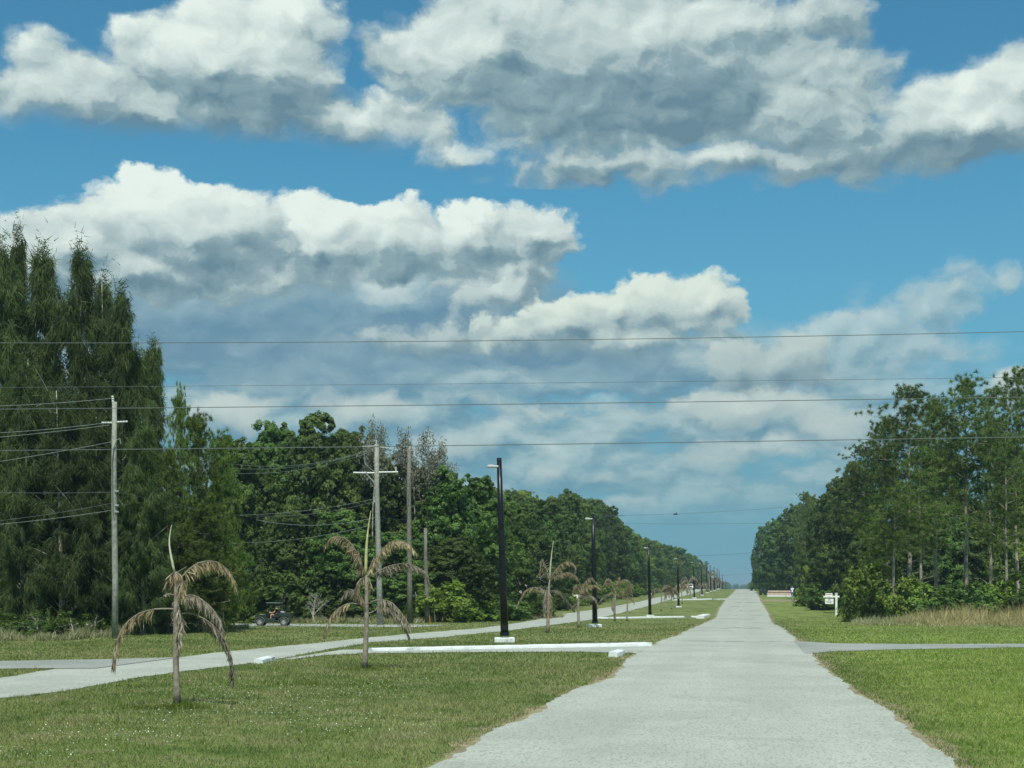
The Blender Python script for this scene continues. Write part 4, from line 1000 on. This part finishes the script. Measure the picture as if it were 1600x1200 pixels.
for n, (bx, by, hp, lean, lab) in enumerate(((1033.4, 955, 30, 0, 'small drooping dead palm right of the third lamp post'), (1049.4, 952, 24, 0, 'small bare dead palm left of the fourth lamp post'), (1066, 943, 22, -1, 'small dead palm right of the fourth lamp post'),
        (1081, 937.5, 27, -5, 'leaning dead palm left of the fifth lamp post'), (1094, 931.5, 15, 1, 'low dead palm behind the fifth lamp post'), (1100, 929.5, 14, 0, 'low dead palm left of the far rusty palm'), (1108, 925, 24, 0, 'far rusty dead palm'), (1113, 924.5, 18, 0, 'far dead palm with a pale stem'),
        (1119, 923.5, 15, 0, 'far dead palm beside the sixth row of lamps'), (1126, 922.5, 11, 0, 'smallest dead palm at the far end of the median'))):
    tx, ty = bx + lean, by - hp; fr = []
    for k in range(7):
        sgn = -1 if k % 2 else 1; L = hp * rp.uniform(.35, .62); up = hp * rp.uniform(.12, .42); dn = hp * rp.uniform(.1, .5)
        fr.append([(tx, ty), (tx + sgn * L * .35, ty - up), (tx + sgn * L * .8, ty - up * .7), (tx + sgn * L, ty + dn * .6), dict(L=.55, dens=40, sc=2.2, mat='frondg' if k % 3 else 'frond')])
    palm_px((bx, by), (tx, ty), fr, label=lab, wtrunk=max(1.2, hp * .075), seed=30 + n)
# ------------------------------------------------------------------ lamp posts
def lamp_proto():
    o = empty('lamp_post', (0, 0, 0), YAW)
    MB().box((0, 0, .10), (.74, .60, .20)).build('base', M['curb'], o, bevel=.035)
    fl = MB(); fl.tube([(0, 0, .26), (0, 0, .40)], [.185, .165], 12); [fl.tube([(.14 * math.cos(a), .14 * math.sin(a), .26), (.14 * math.cos(a), .14 * math.sin(a), .31)], .02, 6) for a in (.8, 2.4, 3.9, 5.5)]
    fl.build('collar', M['black'], o)
    MB().tube([(0, 0, .30), (-.06, 0, 2.2), (-.13, 0, 4.4), (-.20, 0, 6.75)], [.145, .130, .110, .088], 14).build('pole', M['black'], o, smooth=True)
    h = MB(); h.box((-.42, 0, 6.43), (.44, .17, .07)); h.box((-.50, 0, 6.475), (.22, .13, .05)); hd = h.build('lamp_head', M['metal'], o, bevel=.02)
    MB().box((-.46, 0, 6.388), (.30, .13, .02)).build('lens', M['lens'], hd)
    MB().tube([(-.18, 0, 6.30), (-.24, 0, 6.33), (-.27, 0, 6.43)], [.03, .028, .026], 6).tube([(-.17, 0, 6.05), (-.22, .0, 6.2), (-.27, 0, 6.42)], .016, 5).build('bracket', M['metal'], o)
    return o
LAMPS = [(788.5, 1004.5, 289), (929.5, 980.5, 178), (1015.6, 964.4, 113.5), (1060.3, 949.4, 80), (1084.8, 935.5, 59.5), (1096.8, 930.8, 53), (1105, 926.6, 47), (1110.5, 924.6, 42), (1116.5, 923.6, 37.5), (1121, 922.8, 33), (1124.2, 922.3, 30.5), (1129, 921.9, 26), (1134.5, 921.6, 21)]
lp = lamp_proto(); bld = []
for n, (px, py, hp) in enumerate(LAMPS):
    o = lp if n == 0 else copy_tree(lp)
    D = depth(px, py) if py > 923 else 7.0 * FPX / hp
    s = (hp * D / FPX) / 6.75; o.location = at(px, D); o.scale = (1, 1, s) if n < 5 else (1.1, 1.1, s); bld.append(D)
    if n: o.rotation_euler = (0, math.radians(1.0) * R.uniform(.3, 1.0), YAW)
    names = ['nearest black lamp post, beside the long white curb', 'second black lamp post, behind the crossing curb', 'third black lamp post, at the second white curb', 'fourth black lamp post down the median', 'fifth black lamp post, at the third white curb']
    tag(o, names[n] if n < 5 else '%s black lamp post down the median' % ['sixth', 'seventh', 'eighth', 'ninth', 'tenth', 'eleventh', 'twelfth', 'thirteenth'][n - 5], 'lamp post', 'black lamp posts along the median')
# ------------------------------------------------------------------ white curbs
def curb(p0, p1, w, h, label, chips=0, seed=1, taper=0):
    a = Vector(p0); b = Vector(p1); L = (b - a).length; o = empty('curb', a, math.atan2(b.y - a.y, b.x - a.x)); r = random.Random(seed)
    n = max(3, int(L / .5)); m = MB(); st = []
    for i in range(n + 1):
        t = i / n; x = L * t; k = 1 + r.uniform(-.04, .04); hh = h * k * (1 - taper * (1 - t)); wj = r.uniform(-.02, .02); z = gz(a.y + (b.y - a.y) * t) - a.z
        m.v += [(x, -w / 2 + wj, z - .05), (x, -w / 2 + wj + .02, z + hh * .8), (x, -w / 2 + .06 + wj, z + hh), (x, w / 2 - .04, z + hh), (x, w / 2, z - .05)]
        if i: 
            for q in range(4): m.f.append(((i - 1) * 5 + q, (i - 1) * 5 + q + 1, i * 5 + q + 1, i * 5 + q))
    m.f += [(4, 3, 2, 1, 0), tuple(n * 5 + q for q in range(5))]
    c = m.build('body', M['curb'], o)
    if chips:
        for _ in range(chips):
            x = L * r.uniform(.72, .97); c_ = MB().box((x, r.uniform(-.1, .1), h + .004), (r.uniform(.12, .5), r.uniform(.05, .12), .012), rz=r.uniform(-.3, .3)); c_.build('chipped_patch', M['road2'], o, bevel=.004)
    tag(o, label, 'curb', 'white painted curbs of the median'); return o
curb(gp(579, 1017.5), gp(1014, 1009.5), .50, .13, 'long white painted curb across the median behind the second dead palm', chips=7, taper=.25)
curb(gp(403, 1037.5), gp(424, 1031.5), .28, .13, 'short white curb end at the left end of the near lawn', seed=3)
curb(gp(957, 1027), gp(970, 1023), .28, .16, 'short broken white curb piece at the road edge', seed=4)
curb(gp(932, 967.0), gp(1066, 965.0), .5, .14, 'white curb at the foot of the third lamp post', seed=5)
curb(gp(1079, 964.8), gp(1093, 964.8), .5, .14, 'short white curb between the third curb and the road', seed=6)
curb(gp(1094, 966.6), gp(1104, 963.5), .7, .26, 'lumpy broken white curb end next to the road', seed=7)
curb(gp(1052, 938.2), gp(1110, 936.9), .7, .18, 'far white curb at the foot of the fifth lamp post', seed=8)
curb(gp(1117, 936.9), gp(1133, 936.6), .7, .12, 'far short white curb touching the road', seed=9)
curb(gp(994, 928.9), gp(1020, 928.6), .7, .25, 'white curb beyond the far carriageway', seed=10)
# ------------------------------------------------------------------ wooden utility poles
def wire(a, b, sag, rad, mat, label, group='overhead wires', n=14, name='overhead_wire'):
    a = Vector(a); b = Vector(b); o = empty(name, a); L = [b * t + a * (1 - t) - a - Vector((0, 0, 4 * sag * t * (1 - t))) for t in [i / n for i in range(n + 1)]]
    bpy.data.objects.remove(o)
    ob = MB().tube([tuple(p) for p in L], rad, 4).build(name, M[mat], None); ob.location = a
    tag(ob, label, 'wire', group); return ob
def upole(px, py, top, wpx_, mat, label, lean=0, arm=None, topins=False, D=None):
    D = D or depth(px, py); k = D / FPX; H = (py - top) * k; o = empty('utility_pole', at(px, D), YAW); r0 = wpx_ * k / 2
    z = [0, .25, .5, .75, 1]
    MB().tube([(lean * k * t + .02 * math.sin(t * 7), 0, H * t - (.1 if t == 0 else 0)) for t in z], [r0 * q for q in (1.12, 1.02, .95, .88, .8)], 10).build('pole', M[mat], o, smooth=True)
    tag(o, label, 'utility pole'); return o, D, k, H
o, D, k, H = upole(179.5, 998, 628, 9.2, 'wood', 'nearest weathered wooden utility pole in front of the casuarinas', lean=-1)
def ins(parent, c, d, length, rad=.035, n=4, name='insulator', mat='insul'):
    m = MB(); c = Vector(c); d = Vector(d).normalized(); P, Rr = [], []
    for i in range(n * 2 + 1): P.append(tuple(c + d * length * i / (n * 2))); Rr.append(rad * (1.0 if i % 2 else .55))
    m.tube(P, Rr, 8); m.build(name, M[mat], parent, smooth=False)
ins(o, (-.06, 0, H - .12), (-.1, 0, 1), .36, .06); 
ins(o, (-.10, 0, (998 - 660.5) * k), (-1, 0, 0), .42, .045); ins(o, (.08, 0, (998 - 659.5) * k), (1, 0, .05), .42, .045)
MB().tube([(.08, -.11, (998 - 688) * k), (.22, -.11, (998 - 686) * k), (.26, -.1, (998 - 694) * k)], .02, 5).build('bracket', M['metal'], o)
MB().tube([(.10, -.1, (998 - 690) * k), (.0, -.15, (998 - 700) * k), (-.06, -.14, (998 - 722) * k), (-.04, -.13, (998 - 800) * k), (.02, -.13, (998 - 812) * k)], .018, 5).build('ground_wire', M['wire'], o)
for z_ in (768, 790, 800): MB().box((.1, -.1, (998 - z_) * k), (.16, .08, .07)).build('clamp', M['metal'], o, bevel=.01)
P1 = lambda dx, y: at(179 + dx, D, y)
for a, b, sg, mt, lab in ((P1(-1, 622), at(-90, D - 3, 636), .08, 'wirel', 'top wire of the nearest wooden pole leaving to the left'), (P1(-10, 660), at(-90, D - 3, 679), .1, 'wirel', 'upper of two wires tied at the white insulator of the nearest pole'), (P1(-8, 664), at(-90, D - 3, 690), .05, 'wirel', 'lower of two wires tied at the white insulator of the nearest pole'),
                      (P1(-3, 690), at(-90, D - 3, 734), .05, 'wirel', 'sloping wire from the bracket of the nearest pole'), (P1(-3, 769), at(-90, D - 3, 767), .05, 'wire', 'level wire at mid height of the nearest pole'), (P1(-3, 786), at(-90, D - 3, 822), .1, 'wire', 'upper cable low on the nearest pole'),
                      (P1(-3, 797), at(-90, D - 3, 826), .08, 'wirel', 'lower cable low on the nearest pole'), (P1(3, 768), at(590, 86, 815), .5, 'wire', 'cable from the nearest pole to the crossarm pole')):
    wire(a, b, sg, .008, mt, lab, 'wires of the wooden poles')
# crossarm pole
o, D, k, H = upole(593.5, 977, 694, 8.6, 'wood', 'wooden utility pole with the long white crossarm', lean=-5.5)
def q(px, py): return ((px - 593.5) * k, 0, (977 - py) * k)
a_ = MB(); a_.tube([q(552, 738.5), q(588, 739)], .05, 8); a_.tube([q(588, 738), q(622, 737.5)], .05, 8); a_.build('crossarm', M['insul'], o)
MB().tube([q(588, 757), q(573, 741)], .03, 5).build('brace', M['metal'], o)
ins(o, q(618.5, 737), (0, 0, 1), .28, .06); ins(o, q(588.5, 696), (-.05, 0, 1), .3, .06)
ins(o, q(590, 698), (1, 0, -.12), .8, .032, 6); ins(o, q(587, 697), (-1, 0, -.03), .8, .032, 6)
MB().tube([tuple(spline([q(601, 706), q(609, 712), q(614, 724), q(618, 735)], 8)[i]) for i in range(8)], .025, 5).build('jumper', M['wirel'], o)
MB().tube([tuple(spline([q(569, 705), q(570, 722), q(576, 730), q(585, 737)], 8)[i]) for i in range(8)], .025, 5).build('jumper', M['wirel'], o)
MB().box(q(586, 781), (.16, .12, .34)).build('clamp', M['metal'], o, bevel=.02)
P2 = lambda px, y: at(px, D, y)
for a, b, sg, mt, rad, lab in ((P2(588, 698), at(340, 70, 722), .6, 'wirel', .012, 'upper wire fanning left from the crossarm pole top'), (P2(586, 701), at(340, 70, 730), .5, 'wirel', .011, 'middle wire fanning left from the crossarm pole top'), (P2(584, 704), at(340, 70, 738), .5, 'wirel', .011, 'lower wire fanning left from the crossarm pole top'),
                      (P2(590, 697), at(720, 110, 727), .2, 'wirel', .018, 'bright upper wire sloping right from the crossarm pole'), (P2(596, 705), at(720, 108, 736), .2, 'wirel', .018, 'bright lower wire sloping right from the crossarm pole'),
                      (P2(586, 779), at(375, 75, 805), .2, 'wirel', .012, 'upper cable running left from the clamp of the crossarm pole'), (P2(586, 783), at(400, 78, 806), .3, 'wire', .012, 'lower cable running left from the clamp of the crossarm pole'), (P2(588, 808), at(400, 78, 812), .4, 'wirel', .011, 'sagging cable low on the crossarm pole'),
                      (P2(588, 818), at(360, 74, 848), .3, 'wirel', .011, 'lowest cable running left from the crossarm pole'), (P2(592, 808), at(640, 92, 812), .05, 'wire', .012, 'short cable between the crossarm pole and the second pole')):
    wire(a, b, sg, rad, mt, lab, 'wires of the wooden poles')
o2, D2, k2, H2 = upole(640, 974, 700, 8, 'oldwood', 'dark wooden utility pole right of the crossarm pole', lean=-1)
ins(o2, (0, -.1, H2 - .1), (0, 0, 1), .2, .05, 2)
o3, D3, k3, H3 = upole(667.5, 973, 825, 6.5, 'oldwood', 'short cut off wooden post right of the two utility poles', lean=-3)
# street sign (T shaped, white)
def street_sign(px, py, top, w, label, mat='metal', plate='signgreen', both=True):
    D = depth(px, py); k = D / FPX; H = (py - top) * k; o = empty('street_sign', at(px, D), YAW)
    MB().tube([(0, 0, 0), (0, 0, H)], .055, 8).build('post', M['white'], o, smooth=True)
    MB().box((0, 0, H - .12), (w * k, .03, .20)).build('sign_plate', M[plate], o, bevel=.006)
    if both: MB().box((0, 0, H + .10), (.03, w * k * .8, .18)).build('sign_plate', M[plate], o, bevel=.006)
    tag(o, label, 'street sign'); return o
street_sign(649.5, 971.5, 928, 11, 'white street name sign on a white post in front of the left wood', plate='white')
street_sign(902, 953.5, 929, 15, 'white post with a pale blue plate behind the fourth dead palm', plate='insul', both=False)
for px, h, mt, lab in ((672, 28, 'orange', 'thin orange marker stake beside the short wooden post'), (680, 36, 'oldwood', 'thin leaning stake right of the short wooden post')):
    D = depth(px, 973); MB_ = MB().tube([(0, 0, 0), (-.12, 0, h * D / FPX)], .035, 6).build('stake', M[mt]); MB_.location = at(px, D); tag(MB_, lab, 'stake')
# ------------------------------------------------------------------ long wires crossing the whole view, and the poles that hold them outside it
X0, X1 = -260, 1860
def wpt(px, py, D): return at(px, D, py)
LW = [((-260, 534.5, 43), (1860, 511.5, 41.2), .18, .0125, 'highest wire crossing the whole sky'), ((-260, 607, 46), (1860, 586, 44), .05, .0075, 'thin second wire crossing the whole sky'), ((-260, 641, 43), (1860, 616, 41), .06, .0145, 'third wire crossing the whole sky'), ((-260, 706, 43), (1860, 678, 41), .06, .0155, 'lowest and thickest wire crossing the whole sky')]
for a, b, sg, rad, lab in LW: wire(wpt(*a), wpt(*b), sg, rad, 'wire', lab, 'long wires across the sky', n=40)
for a_, b_, sg, rad, lab in (((880, 806, 250), (1290, 787, 250), .6, .035, 'far wire meeting the open crowned pine'), ((960, 817.5, 260), (1320, 814, 255), .3, .03, 'far wire crossing above the road end'), ((1070, 869, 330), (1210, 860, 320), .25, .045, 'far low wire over the road'), ((1125, 899, 600), (1185, 895, 600), .2, .06, 'farthest low wire over the road'), ((930, 807, 86), (975, 806, 92), .0, .02, 'short wire leaving the second lamp post to the right')):
    wire(wpt(*a_), wpt(*b_), sg, rad, 'wire', lab, 'far wires over the road')
for px, D in ((-262, 43.3), (1862, 41.5)):
    b = at(px, D); o = empty('utility_pole', b, YAW); H = 10.4
    MB().tube([(0, 0, -.1), (0, 0, H)], [.16, .11], 10).build('pole', M['wood'], o, smooth=True)
    MB().box((0, 0, H - 1.5), (1.8, .1, .12)).build('crossarm', M['oldwood'], o, bevel=.01)
    tag(o, 'wooden pole outside the %s border carrying the long wires' % ('left' if px < 0 else 'right'), 'utility pole')
# ------------------------------------------------------------------ buggy with driver
D = depth(428, 978.3); k = D / FPX; B0 = at(427, D)
bug = empty('utility_buggy', B0, YAW); tag(bug, 'dark green off road buggy with roof parked on the side track', 'buggy')
S = 57 * k / 3.0     # built 3.0 m long, nose to the left (-x)
bug.scale = (S, S, S)
def P(parent, name, m, mat, **kw): return m.build(name, M[mat], parent, **kw)
P(bug, 'chassis', MB().box((0, 0, .42), (2.5, .95, .14)).box((-.05, 0, .34), (1.3, 1.28, .08)), 'dark', bevel=.03)
body = MB().prism([(-1.42, .55), (-1.45, .78), (-1.30, .92), (-.62, 1.02), (-.48, .96), (-.45, .62), (-.50, .48), (-.78, .50)], -.58, .58)
P(bug, 'hood', body, 'dgreen', bevel=.03)
P(bug, 'side_panel', MB().box((-.12, -.62, .52), (.78, .06, .26)).box((-.12, .62, .52), (.78, .06, .26)).box((.02, 0, .46), (1.1, 1.2, .05)), 'dgreen', bevel=.02)
P(bug, 'cargo_bed', MB().box((1.0, 0, .82), (.95, 1.24, .06)).box((1.0, -.62, .96), (.98, .05, .28)).box((1.0, .62, .96), (.98, .05, .28)).box((1.47, 0, .96), (.05, 1.24, .28)).box((.52, 0, .96), (.05, 1.24, .28)), 'dgreen', bevel=.015)
for sx in (-.98, .98):
    for sy in (-.66, .66):
        w = MB().tube([(sx, sy - .13, .33), (sx, sy - .10, .33), (sx, sy + .10, .33), (sx, sy + .13, .33)], [.27, .33, .33, .27], 20); wo = P(bug, 'wheel', w, 'tyre')
        P(wo, 'rim', MB().tube([(sx, sy - .14, .33), (sx, sy + .14, .33)], .17, 14), 'metal' if sy < 0 else 'rim')
        arc = []
        fm = MB(); n = 9
        for i in range(n + 1):
            a = math.pi * (1.0 - i / n); fm.v += [(sx + math.cos(a) * .43, sy - .16, .36 + math.sin(a) * .43), (sx + math.cos(a) * .43, sy + .16, .36 + math.sin(a) * .43), (sx + math.cos(a) * .39, sy + .16, .36 + math.sin(a) * .39), (sx + math.cos(a) * .39, sy - .16, .36 + math.sin(a) * .39)]
            if i:
                for c_ in range(4): fm.f.append(((i - 1) * 4 + c_, (i - 1) * 4 + (c_ + 1) % 4, i * 4 + (c_ + 1) % 4, i * 4 + c_))
        fm.f += [(0, 1, 2, 3), (n * 4 + 3, n * 4 + 2, n * 4 + 1, n * 4)]
        P(bug, 'fender', fm, 'buggygrey')
cg = MB()
for sy in (-.56, .56):
    cg.tube([(-.50, sy, .95), (-.38, sy, 1.85)], .028, 6); cg.tube([(-.38, sy, 1.85), (.50, sy, 1.87), (.86, sy, 1.50), (1.05, sy, 1.15)], .028, 6); cg.tube([(.52, sy, 1.87), (.48, sy, .75)], .028, 6)
cg.tube([(.50, -.56, 1.87), (.50, .56, 1.87)], .028, 6).tube([(-.38, -.56, 1.85), (-.38, .56, 1.85)], .028, 6)
P(bug, 'roll_cage', cg, 'dark')
P(bug, 'roof', MB().box((.06, 0, 1.91), (1.12, 1.24, .07)), 'buggygrey', bevel=.03)
P(bug, 'seat', MB().box((.25, 0, .78), (.5, 1.15, .16)).box((.50, 0, 1.1), (.13, 1.12, .55), ry=.12), 'dark', bevel=.03)
sw = MB(); sw.tube([(-.38 + .17 * math.cos(a) * .35, -.3 + .17 * math.sin(a), 1.14 + .17 * math.cos(a)) for a in [i * math.pi / 6 for i in range(13)]], .016, 5, cap=False).tube([(-.38, -.3, 1.14), (-.52, -.3, .98)], .02, 5)
P(bug, 'steering_wheel', sw, 'dark')
for sy in (-.38, .38): P(bug, 'headlight', MB().box((-1.44, sy, .80), (.05, .20, .10)), 'lens', bevel=.015)
P(bug, 'hood_highlight', MB().box((-.85, -.585, .975), (.40, .02, .025), ry=-.10), 'insul')  # pale strip on the hood edge stands in for a highlight
# cool box and jug in the bed
o = empty('cool_box', B0 + Vector((math.cos(YAW), math.sin(YAW), 0)) * .78 * S + Vector((0, 0, .86 * S)), YAW); MB().box((0, 0, .16), (.40, .36, .30)).build('body', M['metal'], o, bevel=.03); MB().box((0, 0, .335), (.42, .38, .06)).build('lid', M['insul'], o, bevel=.02); o.scale = (S, S, S)
tag(o, 'small grey cool box with a pale lid in the buggy bed', 'cool box')
# driver
def skin_body(name, verts, edges, radii, mat, parent=None, sub=2):
    me = bpy.data.meshes.new(name); me.from_pydata([tuple(v) for v in verts], edges, []); o = bpy.data.objects.new(name, me); COL.objects.link(o)
    if parent: o.parent = parent
    sk = o.modifiers.new('skin', 'SKIN'); sk.use_smooth_shade = True
    for i, r_ in enumerate(radii): me.skin_vertices[0].data[i].radius = (r_, r_)
    me.skin_vertices[0].data[0].use_root = True
    ss = o.modifiers.new('sub', 'SUBSURF'); ss.levels = ss.render_levels = sub; me.materials.append(mat); return o
per = empty('person', B0, YAW); per.scale = (S, S, S); tag(per, 'driver in a black shirt with bare legs and white shoes seated in the buggy', 'person')
Y0 = -.30
V_ = [(.30, Y0, .90), (.33, Y0, 1.10), (.34, Y0, 1.30), (.33, Y0, 1.42), (.31, Y0, 1.50), (.27, Y0, 1.60), (.26, Y0, 1.70),
      (.25, Y0 - .10, .90), (-.10, Y0 - .13, .98), (-.14, Y0 - .13, .55), (-.12, Y0 - .13, .50), (-.28, Y0 - .13, .48),
      (.25, Y0 + .10, .90), (-.10, Y0 + .13, .97), (-.22, Y0 + .13, .58), (-.20, Y0 + .13, .52), (-.36, Y0 + .13, .50),
      (.33, Y0 - .20, 1.38), (.16, Y0 - .24, 1.15), (-.18, Y0 - .14, 1.10), (-.30, Y0 - .11, 1.16), (.33, Y0 + .20, 1.38), (.14, Y0 + .24, 1.15), (-.18, Y0 + .14, 1.10), (-.30, Y0 + .11, 1.16)]
E_ = [(0, 1), (1, 2), (2, 3), (3, 4), (4, 5), (5, 6), (0, 7), (7, 8), (8, 9), (9, 10), (10, 11), (0, 12), (12, 13), (13, 14), (14, 15), (15, 16), (3, 17), (17, 18), (18, 19), (19, 20), (3, 21), (21, 22), (22, 23), (23, 24)]
R_ = [.13, .13, .14, .12, .055, .085, .075, .09, .062, .042, .04, .03, .09, .062, .042, .04, .03, .055, .042, .034, .03, .055, .042, .034, .03]
skin_body('body', V_, E_, R_, M['skin'], per)
skin_body('shirt', [(.30, Y0, .92), (.33, Y0, 1.10), (.34, Y0, 1.30), (.335, Y0, 1.42), (.33, Y0 - .20, 1.39), (.24, Y0 - .235, 1.26), (.33, Y0 + .20, 1.39), (.23, Y0 + .235, 1.26)], [(0, 1), (1, 2), (2, 3), (3, 4), (4, 5), (3, 6), (6, 7)], [.155, .155, .165, .13, .075, .062, .075, .062], M['shirt'], per)
skin_body('shorts', [(.30, Y0, .90), (.24, Y0 - .10, .90), (.08, Y0 - .12, .94), (.24, Y0 + .10, .90), (.08, Y0 + .12, .94)], [(0, 1), (1, 2), (0, 3), (3, 4)], [.15, .105, .092, .105, .092], M['shirt'], per)
for sy, dx in ((-.13, 0), (.13, -.08)): skin_body('shoe', [(-.10 + dx, Y0 + sy, .50), (-.20 + dx, Y0 + sy, .485), (-.32 + dx, Y0 + sy, .475)], [(0, 1), (1, 2)], [.055, .052, .04], M['white'], per, 1)
skin_body('hair', [(.28, Y0, 1.69), (.27, Y0, 1.74), (.24, Y0, 1.745)], [(0, 1), (1, 2)], [.088, .078, .06], M['shirt'], per, 1)
# ------------------------------------------------------------------ white pickup on the far carriageway
D = 415.; px = 1078.5; loc = at(px, D); t = empty('pickup_truck', loc, 0); tag(t, 'small white pickup facing the camera on the far carriageway', 'pickup truck')
P(t, 'body', MB().prism([(-.98, .45), (-1.0, 1.02), (-.94, 1.10), (.94, 1.10), (1.0, 1.02), (.98, .45)], -2.6, 2.6), 'white', bevel=.05)
cab = MB(); cab.box((0, -.1, 1.48), (1.78, 2.3, .78), taper=.86); P(t, 'cab', cab, 'white', bevel=.06)
P(t, 'windshield', MB().box((0, -1.17, 1.50), (1.45, .06, .52), rx=-.22), 'glass', bevel=.02)
P(t, 'grille', MB().box((0, -2.62, .80), (1.2, .06, .34)), 'dark', bevel=.02); P(t, 'bumper', MB().box((0, -2.68, .52), (1.96, .14, .20)), 'metal', bevel=.04)
for sx in (-.78, .78):
    P(t, 'headlight', MB().box((sx, -2.62, .86), (.34, .06, .22)), 'lens', bevel=.02)
    P(t, 'mirror', MB().box((sx * 1.38, -.85, 1.36), (.20, .10, .24)), 'dark', bevel=.03)
    for sy in (-1.65, 1.65): P(t, 'wheel', MB().tube([(sx * 1.1 - .12, sy, .38), (sx * 1.1 + .12, sy, .38)], .38, 18), 'tyre')
# ------------------------------------------------------------------ sale sign
D = depth(1306.5, 962.5); k = D / FPX; o = empty('sale_sign', at(1306.5, D), YAW); tag(o, 'white hanging sale sign on a white post by the right wood', 'sale sign')
def L(px, py): return ((px - 1306.5) * k, 0, (962.5 - py) * k)
H = L(0, 927.5)[2]
MB().box((0, 0, H / 2), (.20, .20, H)).box((0, 0, H + .03), (.26, .26, .06)).build('post', M['white'], o, bevel=.012)
x0, z0 = L(1286.5, 932.3)[0], L(0, 932.3)[2]; x1 = L(1311.5, 0)[0]
MB().box(((x0 - .1) / 2, -.002, z0), (abs(x0) - .1, .14, .17)).box(((x1 + .1) / 2, -.002, z0), (x1 - .1, .14, .17)).build('arm', M['white'], o, bevel=.01)
rx = (L(1290, 0)[0] + L(1300.5, 0)[0]) / 2; rid = MB().box((rx, 0, L(0, 928.9)[2]), (11 * k, .03, .25)).build('topper', M['white'], o, bevel=.01)
MB().box((rx, -.02, L(0, 929.0)[2]), (8.4 * k, .006, .055)).build('lettering', M['red'], rid)
cx = (L(1289, 0)[0] + L(1302.6, 0)[0]) / 2; pz = L(0, 939.7)[2]; pn = MB().box((cx, 0, pz), (13.4 * k, .03, 8.2 * k)).build('panel', M['white'], o, bevel=.02)
MB().box((cx, -.02, pz + .16), (.22, .006, .10)).box((cx, -.02, pz + .01), (.58, .006, .045)).box((cx, -.02, pz - .10), (.46, .006, .045)).build('lettering', M['grey'], pn)
for dx in (-.3, .3): MB().tube([(cx + dx, 0, pz + 4.1 * k), (cx + dx, 0, z0 - .06)], .012, 5).build('hanger', M['metal'], o)
# mailbox-like sign post far right, pale stacked boards, bins
D = depth(1238, 938.5); k = D / FPX; o = empty('sign_post', at(1238, D), YAW); tag(o, 'grey post with a white T shaped plate on dark blue', 'sign post')
MB().box((0, 0, 1.15), (.16, .16, 2.3)).build('post', M['metal'], o, bevel=.01)
bp = MB().box((-.02, -.11, 1.65), (.58, .04, .95)).build('panel', M['signblue'], o, bevel=.01)
MB().box((-.05, -.135, 1.95), (.50, .01, .22)).box((-.05, -.1352, 1.62), (.20, .01, .44)).build('emblem', M['white'], bp)
D = 262.; k = D / FPX; b = at(1217.5, D); o = empty('board_pile', b, 0); tag(o, 'long low pile of pale pinkish boards beside the dark bins', 'board pile'); o.location.z = gz(b.y)
Lx = 37 * k
for n, (zc, hh, mt) in enumerate(((.22, .36, 'curb'), (.62, .40, 'tan'), (.90, .13, 'brown'), (1.12, .28, 'tan'))):
    MB().box((0, 0, zc), (Lx * (1 - .02 * n), 1.4 - .05 * n, hh)).build('board_layer', M[mt], o, bevel=.03)
for n, (px, h) in enumerate(((1188.5, 1.25), (1195.5, 1.15))):
    D = 292.; b = at(px, D); o = empty('wheelie_bin', b, 0); o.location.z = gz(b.y); tag(o, ['left one of the two dark bins at the end of the right verge', 'right one of the two dark bins, touching the board pile'][n], 'bin', 'dark bins on the right verge')
    MB().box((0, 0, h * .46), (.62, .66, h * .86), taper=1.15).build('body', M['bin'], o, bevel=.04); MB().box((0, .02, h * .95), (.80, .84, .10)).build('lid', M['bin'], o, bevel=.04)
    for sx in (-.3, .3): MB().tube([(sx - .03, .34, .12), (sx + .03, .34, .12)], .12, 10).build('wheel', M['tyre'], o)
# bird
b = bpy.data.objects.new('bird', None); 
bm_ = MB().tube([(-.22, 0, 0), (-.1, 0, .0), (.05, 0, .01), (.2, 0, 0)], [.01, .05, .055, .01], 6); bm_.v += [(-.06, 0, .02), (.08, 0, .02), (-.10, .45, .14), (-.06, -.45, .14)]; n = len(bm_.v); bm_.f += [(n - 4, n - 3, n - 2), (n - 3, n - 4, n - 1)]
bo = bm_.build('bird', M['dark']); bo.location = at(1056, 110, 803.5); bo.rotation_euler = (0, 0, .3); bpy.data.objects.remove(b); tag(bo, 'tiny dark bird gliding above the road', 'bird')
# ------------------------------------------------------------------ the air
def haze():
    m = bpy.data.materials.new('haze'); m.use_nodes = True; t = m.node_tree; t.nodes.clear()
    o = t.nodes.new('ShaderNodeOutputMaterial'); v = t.nodes.new('ShaderNodeVolumePrincipled')
    v.inputs['Color'].default_value = (.62, .86, 1.0, 1); v.inputs['Density'].default_value = .00026; v.inputs['Anisotropy'].default_value = .2
    t.links.new(v.outputs[0], o.inputs['Volume'])
    b = MB().box((0, 3480, 8.0), (7200, 7300, 38.0)); ob = b.build('haze', m); tag(ob, 'thin pale haze in the air over the boulevard', 'haze', kind='stuff')
haze()
